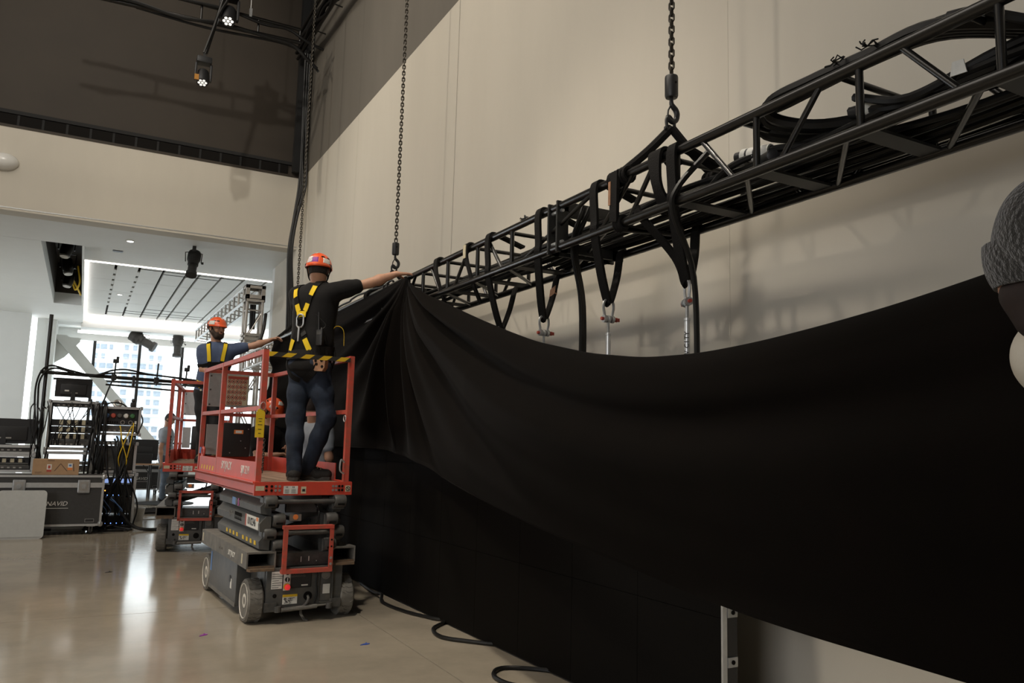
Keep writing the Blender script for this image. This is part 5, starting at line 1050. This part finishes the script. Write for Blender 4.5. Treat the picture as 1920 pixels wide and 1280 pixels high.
YR = 13.0
# left monitor stack
rack('low rack at the left edge behind the road case, below the left monitor', (-1.15, 12.99, .80), .61, .5, .24, [(.04, .10, 'grey'), (.11, .19, 'amp')])
MB_ = rack('shallow rack tray directly under the left monitor', (-1.17, 12.99, 1.045), .62, .45, .12, [(.035, .085, 'grey')])
monitor('black monitor seen from behind at the left edge', (-.93, 13.1, 1.166), .78, .345, 0, -.10)
# rack with amplifiers and the monitor above it
rack('open silver framed rack with three pale amplifier rows, under the upper monitor', (-.42, 13.15, 1.11), .60, .5, .70, [(.06, .13, 'grey'), (.14, .235, 'amp'), (.24, .335, 'amp'), (.34, .435, 'amp'), (.62, .66, 'grey')])
monitor('black monitor standing on the amplifier rack', (-.14, 13.3, 1.815), .47, .275, .02, -.065)
rack('lower rack of the amplifier stack, mostly behind the cardboard box', (-.42, 13.15, .50), .60, .5, .58, [(.30, .38, 'grey'), (.40, .44, 'grey'), (.05, .25, 'grey')])
rack('base rack of the amplifier stack, hidden low behind the road case', (-.42, 13.15, .0), .60, .5, .49, [(.05, .25, 'grey'), (.28, .44, 'grey')])
# rack with coloured connector caps, and the two below it
rack('tilted open rack with a row of coloured connector caps on top of its stack', (.19, 13.05, 1.34), .58, .5, .41, [(.045, .14, 'grey'), (.15, .375, 'plugs')])
rack('middle rack of the cable draped stack, below the coloured caps', (.17, 13.05, .80), .58, .5, .43, [(.04, .38, 'grey')])
rack('tall bottom rack with blue lit displays in the cable draped stack', (.22, 13.05, .02), .56, .5, .76, [(.04, .16, 'led'), (.2, .42, 'grey'), (.44, .60, 'led'), (.62, .70, 'blue')])
MB_s = empty('cable_drum_box', (.22, 13.05, 1.235), 0, 'two black spacer feet between the top and middle racks', 'spacer'); MB().bx(.06, .11, .05, .4, 0, .10).build('spacer', BLK, MB_s); MB().bx(.42, .47, .05, .4, 0, .10).build('spacer', BLK, MB_s)
random.seed(11)
def drop(name, label, x0, x1, zt, zb, y, n, m_, r, cat='cable'):
    P_ = []
    for k in range(n):
        a = random.uniform(x0, x1); b = random.uniform(x0, x1); s_ = random.uniform(-.06, .06)
        P_.append([(a, y + .12, zt + random.uniform(-.1, .1)), (a + s_ * .5, y - .05, zt + random.uniform(-.05, .0)), (a * .6 + b * .4 + s_, y - .09 - random.uniform(0, .05), zt * .6 + zb * .4), (b + s_ * .6, y - .08 - random.uniform(0, .05), zt * .25 + zb * .75), (b, y - .06, zb)])
    return cables(name, label, P_, r, m_)
drop('cable_drop', 'black cables hanging down the front of the blue lit rack stack', .36, .78, 1.25, .05, 13.05, 16, RUBC, .011)
drop('cable_drop', 'black cables strung down the left side of the capped rack stack', .10, .32, 1.75, .55, 13.05, 12, RUBC, .011)
drop('cable_drop', 'yellow cables hanging from the rack with coloured caps', .50, .70, 1.48, .85, 13.03, 3, YEL, .007)
drop('cable_drop', 'thin blue cables among the black ones low in the rack stack', .25, .65, .5, .2, 13.02, 4, BLUEI, .007)
drop('cable_drop', 'black cables inside the amplifier rack', -.36, .12, 1.75, 1.18, 13.12, 8, RUBC, .006)
drop('cable_drop', 'cables behind the upright pole left of the amplifier rack', -.62, -.43, 1.7, .85, 13.1, 8, RUBC, .008)
cables('floor_cables', 'tangle of black cables on the floor at the foot of the rack stack', [[(.3 + random.uniform(-.1, .5), 12.95 + random.uniform(-.25, .1), .015 + .02 * (k % 3)), (.5 + random.uniform(-.3, .3), 12.8 + random.uniform(-.2, .15), .02), (.3 + random.uniform(-.2, .4), 12.75 + random.uniform(-.2, .2), .03 + .02 * (k % 4)), (.6 + random.uniform(-.3, .2), 12.9, .05)] for k in range(14)], .012)
cables('floor_cables', 'two black cables running along the floor from the racks to the far lift', [[(.6, 12.9, .25), (.75, 12.75, .08), (.95, 12.7, .02), (1.3, 12.9, .012), (1.8, 13.3, .012)], [(.62, 12.92, .16), (.8, 12.6, .05), (1.05, 12.6, .014), (1.4, 12.75, .012), (1.9, 13.0, .012)]], .018)
cables('arched_cable', 'black cable arching from the rack top up to the horizontal pipe', [[(.36, 13.1, 2.16), (.28, 13.0, 1.9), (.2, 12.98, 1.55), (.12, 12.98, 1.2), (.2, 12.95, .9)], [(.2, 13.0, 1.6), (.3, 13.05, 1.78), (.5, 13.1, 1.80), (.62, 13.1, 1.70)], [(.74, 13.1, 1.72), (.80, 13.05, 1.55), (.74, 13.03, 1.36)]], .011)
tag(MB().ring([(.45 + .045 * math.cos(a), 13.2 + .03 * math.sin(a), 1.80 + .045 * math.sin(a)) for a in [i * math.pi / 8 for i in range(16)]], .02, 8).build('cable_loop', ALU, None, True), 'grey taped cable loop on top of the capped rack', 'cable')
tag(MB().bev(.62, .70, 13.1, 13.2, 1.755, 1.83, .02).lathe([(.02, 0), (.03, .02), (.02, .05)], (.66, 13.15, 1.83)).build('clamp', BLK, None, True), 'small black clamp lying on top of the capped rack', 'clamp')
# pipe stand with cross pipe and clamps in front of the window
ps = empty('pipe_stand', (-.50, 13.25, 0), 0, 'tall dark pipe stand left of the amplifier rack', 'stand'); MB().tube([(0, 0, 0), (-.01, 0, 3.05)], .027, 12).build('pole', BLKS, ps, True); MB().box((0, 0, .006), (.5, .5, .012)).build('base_plate', PLATE, ps)
cpp = empty('cross_pipe', (-.58, 13.22, 2.21), 0, 'long dark cross pipe with cables clipped along it in front of the window', 'pipe'); MB().tube([(0, 0, 0), (2.35, 0, -.05)], .026, 12).build('pipe', BLKS, cpp, True)
for x, h in ((.95, .24), (1.53, .26), (1.94, .20)):
    z_ = -.05 * x / 2.35; c_ = MB().tube([(x, -.03, z_ - .08), (x + .01, -.03, z_ + h)], .012, 8).bev(x - .035, x + .035, -.045, .035, z_ - .045, z_ + .045, .01).build('clamp_stub', BLK, cpp)
    if h != .26: MB().bev(x - .03, x + .05, -.05, .0, z_ + h - .03, z_ + h + .03, .012).bev(x + .01, x + .05, -.05, .0, z_ + h + .02, z_ + h + .07, .01).build('small_grip', BLK, c_)
cables('pipe_cable', 'black cables lying along the cross pipe and looping down the pole', [[(-.50, 13.2, 1.1), (-.60, 13.18, 1.7), (-.60, 13.18, 2.1), (-.48, 13.18, 2.30), (-.2, 13.18, 2.25), (.1, 13.18, 2.20), (.35, 13.18, 2.29), (.55, 13.18, 2.31), (.85, 13.18, 2.26), (1.3, 13.18, 2.23), (1.75, 13.18, 2.19)], [(-.52, 13.2, 1.2), (-.57, 13.18, 1.8), (-.56, 13.17, 2.12), (-.4, 13.17, 2.27), (0, 13.17, 2.18), (.3, 13.17, 2.24), (.6, 13.17, 2.26), (1.1, 13.17, 2.24), (1.7, 13.17, 2.17)]], .013)
MB().tube([(.85, .05, -.13), (2.35, .05, -.19)], .014, 8).build('thin_pipe', BLKS, cpp, True)
MB().bev(1.2, 1.24, -.03, .07, -.16, .02, .008).bev(2.1, 2.14, -.03, .07, -.2, -.02, .008).build('pipe_clamp', BLK, cpp)
# far table, monitor, cases
tb = empty('work_table', (.74, 18.85, 0), 0, 'wooden topped folding table beside the man far back', 'table'); MB().bev(0, 1.35, 0, .6, .71, .74, .004).build('table_top', WOODT, tb)
for x in (.06, .66, 1.28):
    for y in (.06, .54): MB().tube([(x, y, 0), (x, y, .71)], .018, 8).build('leg', BLKS, tb, True)
MB().tube([(.66, .06, .5), (.5, .06, .71)], .010, 6).build('brace', BLKS, tb)
monitor('large black monitor standing on the far work table', (1.16, 19.2, .74), .75, .45, 0, -.06)
tag(MB().bev(1.07, 1.41, 18.95, 19.1, .74, .95, .01).build('equipment_box', BLK, None), 'small black box on the far work table before the monitor', 'box'); tag(MB().bx(1.50, 1.75, 18.87, 19.05, .74, .765).bx(1.6, 1.7, 18.9, 19.0, .765, .80).build('papers', WHT, None), 'small pile of white papers on the far work table', 'papers')
road_case('far black road case with white lettering under the work table', (.75, 20.1, 0), 1.0, .6, .56, latches=(), textsz=.09)
road_case('silver edged case on casters just behind the standing man', (1.62, 19.2, 0), .5, .6, .74, logo=False, latches=())
tag(MB().lathe([(.55, 0), (.55, .012), (.3, .018)], (1.6, 17.6, 0)).build('round_base', BLKM, None), 'flat black round base on the floor under the far table', 'base')
cables('floor_coil', 'coiled black and grey cables on the floor in front of the far table', [[(1.15 + (.33 + .03 * k) * math.cos(a), 15.6 + (.25 + .03 * k) * math.sin(a), .02 + .015 * (k % 3)) for a in [i * .7 + k for i in range(9)]] for k in range(5)], .014)
bk_ = empty('bucket', (.90, 14.1, 0), 0, 'small grey tub on the floor right of the rack stack', 'tub'); MB().lathe([(.085, 0), (.11, .19), (.116, .19), (.116, .205), (.105, .205), (.08, .02)], n=20).build('tub_body', TABLE, bk_, True)
# ================================================================ SILVER TOWER
TW = empty('truss_tower', (2.58, 14.85, 0), 0, 'silver truss tower with a corner block on top', 'tower'); hw = .135
for sx in (-1, 1):
    for sy in (-1, 1): MB().tube([(sx * hw, sy * hw, .02), (sx * hw, sy * hw, 3.82)], .025, 10).build('chord', ALU, TW, True)
for k in range(7):
    z = .15 + k * .58
    for sx, sy in ((1, 0), (-1, 0), (0, 1), (0, -1)):
        a, b = ((sx * hw, -hw), (sx * hw, hw)) if sx else ((-hw, sy * hw), (hw, sy * hw)); MB().tube([(*a, z), (*b, z)], .014, 8).build('rung', ALU, TW)
        if k < 6: MB().tube([(*(a if k % 2 else b), z + .02), (*(b if k % 2 else a), z + .56)], .012, 8).build('diagonal', ALU, TW)
for z in (.02, 1.9, 3.1, 3.18, 3.80): MB().bx(-.17, .17, -.17, -.155, z - .012, z + .03).bx(-.17, .17, .155, .17, z - .012, z + .03).bx(-.17, -.155, -.17, .17, z - .012, z + .03).bx(.155, .17, -.17, .17, z - .012, z + .03).build('joint_band', ALU, TW)
m = MB()
for z0 in (3.83, 4.09):  # corner block: plates with openings
    m.bx(-.17, .17, -.17, .17, z0 - .012 if z0 > 4 else z0, z0 + .0 if z0 > 4 else z0 + .012)
for sx in (-1, 1):
    for sy in (-1, 1): m.bx(sx * .17, sx * .105, sy * .17, sy * .105, 3.83, 4.09)
    m.bx(sx * .17, sx * .16, -.17, .17, 3.83, 3.91).bx(sx * .17, sx * .16, -.17, .17, 4.03, 4.09).bx(-.17, .17, sx * .17, sx * .16, 3.83, 3.91).bx(-.17, .17, sx * .17, sx * .16, 4.03, 4.09)
cb = m.build('corner_block', ALU, TW)
for sx in (-1, 1):
    for z in (3.86, 4.06): MB().disc((sx * .145, -.172, z), (0, 1, 0), .02, .006, 12).build('block_bolt', SLOT, cb)
TB = empty('tower_truss', (2.58, 15.05, 3.96), 0, 'silver box truss running back from the top of the tower', 'truss')
for sx in (-1, 1):
    for sz in (-1, 1): MB().tube([(sx * hw, 0, sz * hw), (sx * hw, 7.2, sz * hw)], .025, 10).build('chord', ALUL, TB, True)
for k in range(14):
    y = .1 + k * .53
    for sx in (-1, 1):
        MB().tube([(sx * hw, y, -hw), (sx * hw, y, hw)], .02, 8).build('upright', ALU, TB)
    for sz in (-1, 1): MB().tube([(-hw, y, sz * hw), (hw, y + .2, sz * hw)], .013, 8).build('cross_tube', ALU, TB)
cables('tower_cable', 'thick dark cable slung down the right side of the silver tower', [[(2.8, 14.8, 3.6), (2.76, 14.7, 3.3), (2.70, 14.66, 3.1), (2.62, 14.66, 2.95)], [(2.55, 14.85, 3.75), (2.56, 14.85, 3.3)], [(2.6, 14.85, 3.75), (2.6, 14.85, 3.3)]], .03)
# ================================================================ CEILING LIGHTS AND FITTINGS
def ellip(label, loc, d_, L_=.55, colr=BLK, sc=1.):
    S = empty('stage_spotlight', loc, 0, label, 'spotlight', 'stage spotlights under the lower ceiling'); d_ = V(d_).normalized()
    MB().lathe([(.05 * sc, -.22 * L_ / .5), (.095 * sc, -.2 * L_ / .5), (.105 * sc, -.05), (.085 * sc, .0), (.085 * sc, .06), (.07 * sc, .07), (.07 * sc, .20 * L_ / .5), (.088 * sc, .21 * L_ / .5), (.088 * sc, .27 * L_ / .5), (.06 * sc, .27 * L_ / .5)], (0, 0, 0), d_, 20).build('barrel', colr, S, True)
    MB().tube([(-.12 * sc, 0, 0), (-.13 * sc, 0, .17), (0, 0, .20), (.13 * sc, 0, .17), (.12 * sc, 0, 0)], .010, 6).bx(-.03, .03, -.03, .03, .19, .30).build('yoke', colr, S)
    for k in range(5): MB().disc(d_ * (-.08 - .025 * k), d_, .108 * sc, .006, 14).build('cooling_fin', colr, S)
    MB().disc((.14 * sc, 0, 0), (1, 0, 0), .022, .04, 10).build('yoke_knob', colr, S); return S
ellip('dark stage spotlight under the ceiling beside the silver tower', (1.55, 15.3, 4.49), (-.12, -.45, -1), sc=1.1)
SPB = mat('dusty_black', (.075, .07, .062), .7, noise=.4, nscale=20)
ellip('dusty spotlight pointing sideways under the far edge of the coffer', (1.50, 28.6, 4.42), (1, -.3, -.55), .9, SPB, 1.9); ellip('dusty spotlight pointing straight down under the far edge of the coffer', (2.62, 28.6, 4.38), (0, -.1, -1), .8, SPB, 1.7)
for lab, x, y, z in (('small round downlight in the near soffit', .50, 15.57, ZS), ('small round downlight in the coffer panel nearest the cove', .67, 19.0, 5.05), ('small round downlight between the first two coffer slots', .62, 23.5, 5.05), ('small round downlight in the coffer panel above the silver tower', 3.37, 19.2, 5.05)):
    o_ = MB().lathe([(.055, -.006), (.085, -.006), (.085, 0), (.055, 0)], (x, y, z), n=20).build('downlight', WHITE, None); tag(o_, lab, 'light', 'ceiling downlights'); MB().disc((x, y, z - .005), (0, 0, 1), .054, .006, 18).build('lens', DLITE, o_)
tag(MB().bev(.25, .43, 16.55, 16.72, ZS + .0, ZS + .13, .02).build('ceiling_speaker', BLK, None), 'small black speaker on the edge of the coffer', 'speaker')
# lamps crowded in the dark ceiling slot
for i, (y, z, lab) in enumerate(((17.4, 5.25, 'black stage lamp at the near end of the dark ceiling slot'), (19.0, 5.2, 'black stage lamp second from the near end of the ceiling slot'), (20.8, 5.15, 'black stage lamp in the middle of the dark ceiling slot'), (22.6, 5.15, 'black stage lamp at the far end of the ceiling slot by the yellow cable'))):
    S = empty('slot_lamp', (-.58, y, z), 0, lab, 'spotlight', 'stage lamps in the ceiling slot'); MB().lathe([(.06, -.22), (.11, -.18), (.12, .05), (.10, .16), (.07, .17)], ax=(.15 * (-1) ** i, -.25, -1), n=18).build('barrel', BLKS, S, True); MB().tube([(-.15, 0, -.02), (-.16, 0, .3), (.16, 0, .3), (.15, 0, -.02)], .014, 6).tube([(0, 0, .3), (0, 0, .7)], .014, 6).build('yoke', BLKS, S); MB().disc((.03 * (-1) ** i, -.04, -.17), (.15 * (-1) ** i, -.25, -1), .085, .02, 16).build('lens', ALU, S)
tag(MB().tube([(-.58, 16.6, 5.6), (-.58, 24.3, 5.6)], .024, 10).build('slot_pipe', BLKS, None, True), 'dark pipe carrying the lamps inside the ceiling slot', 'pipe')
cables('slot_cable', 'yellow cable loop hanging in the far end of the ceiling slot', [[(-.40, 22.4, 5.5), (-.33, 22.5, 5.1), (-.42, 22.8, 4.95), (-.5, 22.7, 5.2), (-.36, 23.0, 5.0), (-.30, 23.6, 4.95)]], .022, YEL)
# ================================================================ OVERHEAD GRID
GR = empty('lighting_ladder', (-.8, 12.5, 7.6), 0, 'dark ladder pipe hung across the black end wall', 'pipe')
MB().tube([(0, 0, .03), (3.42, 0, .15)], .03, 10).build('lower_pipe', BLKS, GR, True); MB().tube([(0, 0, .36), (3.41, 0, .37)], .03, 10).build('upper_pipe', BLKS, GR, True)
for x in (.9, 1.9, 2.75, 3.41): MB().tube([(x, 0, .03 + .035 * x), (x, 0, .37)], .018, 8).build('rung', BLKS, GR)
for x in (1.72, 2.62): MB().tube([(x, 0, .36), (x, 0, 3.0)], .006, 6).bx(x - .02, x + .02, -.03, .03, .36, .5).build('hanger_wire', GALV, GR)
m = MB(); m.tube(spl([(.2, -.05, .0), (.9, -.05, .10), (1.6, -.05, .04), (2.2, -.05, .11), (2.9, -.05, .08), (3.3, -.05, .05), (3.55, -.02, -.12), (3.72, .0, -.22)], 6), .028, 7).tube(spl([(.2, -.05, .40), (1.2, -.05, .32), (2.2, -.05, .36), (2.8, -.05, .28), (3.2, -.05, .30), (3.5, -.05, .18), (3.8, -.02, .12)], 6), .024, 7).tube(spl([(1.0, .03, .06), (2.0, .03, .02), (3.2, .03, .08), (3.6, .03, -.10), (3.75, .03, -.25)], 6), .02, 7)
m.build('clipped_cable', RUBC, GR, True)
def moving_head(label, loc, tilt, drop_=.0):
    M_ = empty('moving_head', loc, 0, label, 'moving light', 'moving lights on the overhead grid')
    MB().bev(-.13, .13, -.10, .10, -.10, .02, .02).build('base', BLK, M_, True); MB().bev(-.15, -.11, -.05, .05, -.42, -.10, .012).bev(.11, .15, -.05, .05, -.42, -.10, .012).build('yoke', BLK, M_, True); q = V(tilt).normalized()
    c_ = V((0, 0, -.36)); MB().lathe([(.05, -.16), (.095, -.14), (.105, .0), (.105, .12), (.10, .135), (.08, .13)], c_, q, 22).build('head', BLK, M_, True)
    xa = q.orthogonal().normalized(); ya = q.cross(xa)
    for k in range(7):
        p = c_ + q * .128 + (V() if k == 0 else xa * .058 * math.cos(k * math.pi / 3) + ya * .058 * math.sin(k * math.pi / 3)); MB().disc(p, q, .024, .012, 12).build('lens', LAMP, M_)
    MB().bx(-.02, .02, -.02, .02, .02, .12).build('clamp', BLK, M_); return M_
moving_head('upper moving light clamped to the ladder pipe against the black wall', (1.48, 12.35, 8.17), (-.1, -.5, -1))
arm_ = empty('drop_pole', (1.42, 12.3, 7.92), 0, 'slanting drop pole that carries the lower moving light', 'pole'); MB().tube([(0, 0, .3), (-.24, -.05, -.86)], .03, 10).build('pole', BLKS, arm_, True); MB().tube(spl([(.02, -.03, .1), (-.10, -.06, -.2), (-.16, -.06, -.45), (-.26, -.06, -.85)], 5), .022, 6).build('pole_cable', RUBC, arm_, True)
lm = moving_head('lower moving light with a lit lens cluster at the end of the drop pole', (1.17, 12.25, 6.98), (-.05, -.45, -1)); lm.scale = (.82, .82, .82); tag(MB().bx(1.04, 1.10, 12.1, 12.12, 6.58, 6.66).build('safety_tag', mat('orange_cloth', (.45, .2, .03), .7)), 'small orange tag dangling beside the lower moving light', 'tag')
sp = empty('side_pipe', (2.95, 13.6, 8.3), 0, 'dark pipe thick with cables running along the top of the right wall', 'pipe')
MB().tube([(0, .6, .0), (0, -6, -.3)], .03, 10).build('lower_pipe', BLKS, sp, True); MB().tube([(-.05, .4, .35), (-.05, -6, .15)], .03, 10).build('upper_pipe', BLKS, sp, True); m = MB()
for k in range(8): m.tube(spl([(-.05 + .03 * (k % 3) + random.uniform(-.05, .05), .5 - i * .65, .05 + .04 * (k % 4) - .045 * i + random.uniform(-.05, .05)) for i in range(10)], 4), .026, 6)
m.build('clipped_cable', RUBC, sp, True)
for y in (-.6, -1.6, -2.6): MB().tube([(.03, y, 0), (.2, y, -.02)], .012, 6).build('wall_bracket', BLKS, sp)
cn = [[(2.98 + .02 * k, 13.7 + .04 * (k % 2), 8.2), (3.03 + .02 * k, 13.85, 7.2), (3.05 + .02 * k + random.uniform(-.03, .03), 13.85, 6.4), (3.03 + .03 * k, 13.8, 5.8), (2.96 + .018 * k + random.uniform(-.03, .03), 13.75, 5.2), (2.9 + .015 * k, 13.7, 4.6), (2.92 + .02 * k, 13.7, 4.0), (2.95 + .03 * k, 13.7, 3.3), (2.98 + .03 * k, 13.75, 1.6), (3.0 + .03 * k, 13.75, .02)] for k in range(5)]
cables('corner_cable', 'bundle of black cables hanging down the corner behind the far chain', cn, .02)
tag(MB().bx(3.02, 3.17, 14.3, 14.44, 6.2, 10.4).bx(3.12, 3.19, 14.0, 14.12, 6.1, 10.4).build('corner_duct', BLKM, None), 'black vertical duct in the corner of the upper walls', 'duct')
det = empty('wall_light', (-1.42, 14.46, 5.55), 0, 'white rounded fitting on the pale bulkhead at the left edge', 'fitting'); MB().lathe([(.19, 0), (.19, .03), (.17, .08), (.11, .13), (.03, .145)], ax=(0, -1, 0), n=24).build('cover', mat('white_plastic', (.75, .74, .70), .25), det, True); det.scale = (1.1, 1, .72)
# ================================================================ FLOOR BITS
cables('floor_cable', 'black cable snaking along the floor out from under the screen wall', [[(2.46, 7.5, .014), (2.42, 7.0, .02), (2.40, 6.75, .05), (2.36, 6.6, .014), (2.40, 6.2, .014), (2.50, 5.9, .014), (2.56, 5.75, .014), (2.38, 5.55, .014), (2.34, 5.3, .014), (2.46, 5.12, .014), (2.62, 4.95, .014)]], .014)
cables('floor_cable', 'black cable loop on the floor near the bottom of the frame', [[(2.7, 4.2, .014), (2.52, 4.38, .014), (2.36, 4.45, .014), (2.25, 4.32, .014), (2.27, 4.12, .014), (2.45, 3.98, .014), (2.64, 3.95, .014)]], .013)
def scrap(label, x, y, a, m_):
    s_ = MB().prism([(-.035, -.006), (.01, -.012), (.035, -.002), (.04, .008), (.0, .012), (-.02, .004)], (x, y, .001), (math.cos(a), math.sin(a), 0), (-math.sin(a), math.cos(a), .15), (0, 0, .003)).prism([(-.01, -.01), (.02, -.006), (.015, .012)], (x, y, .004), (math.cos(a), math.sin(a), 0), (-math.sin(a), math.cos(a), .5), (0, 0, .003)).build('tape_scrap', m_); tag(s_, label, 'tape scrap', 'blue tape scraps on the floor')
scrap('scrap of purple blue tape on the open floor left of the front lift', .86, 6.0, .5, PURPI); scrap('scrap of blue tape on the floor in front of the front lift', 1.80, 5.35, .1, BLUET); scrap('small dark scrap on the floor left of the far lift', .36, 9.0, .3, INK)

flush_text()
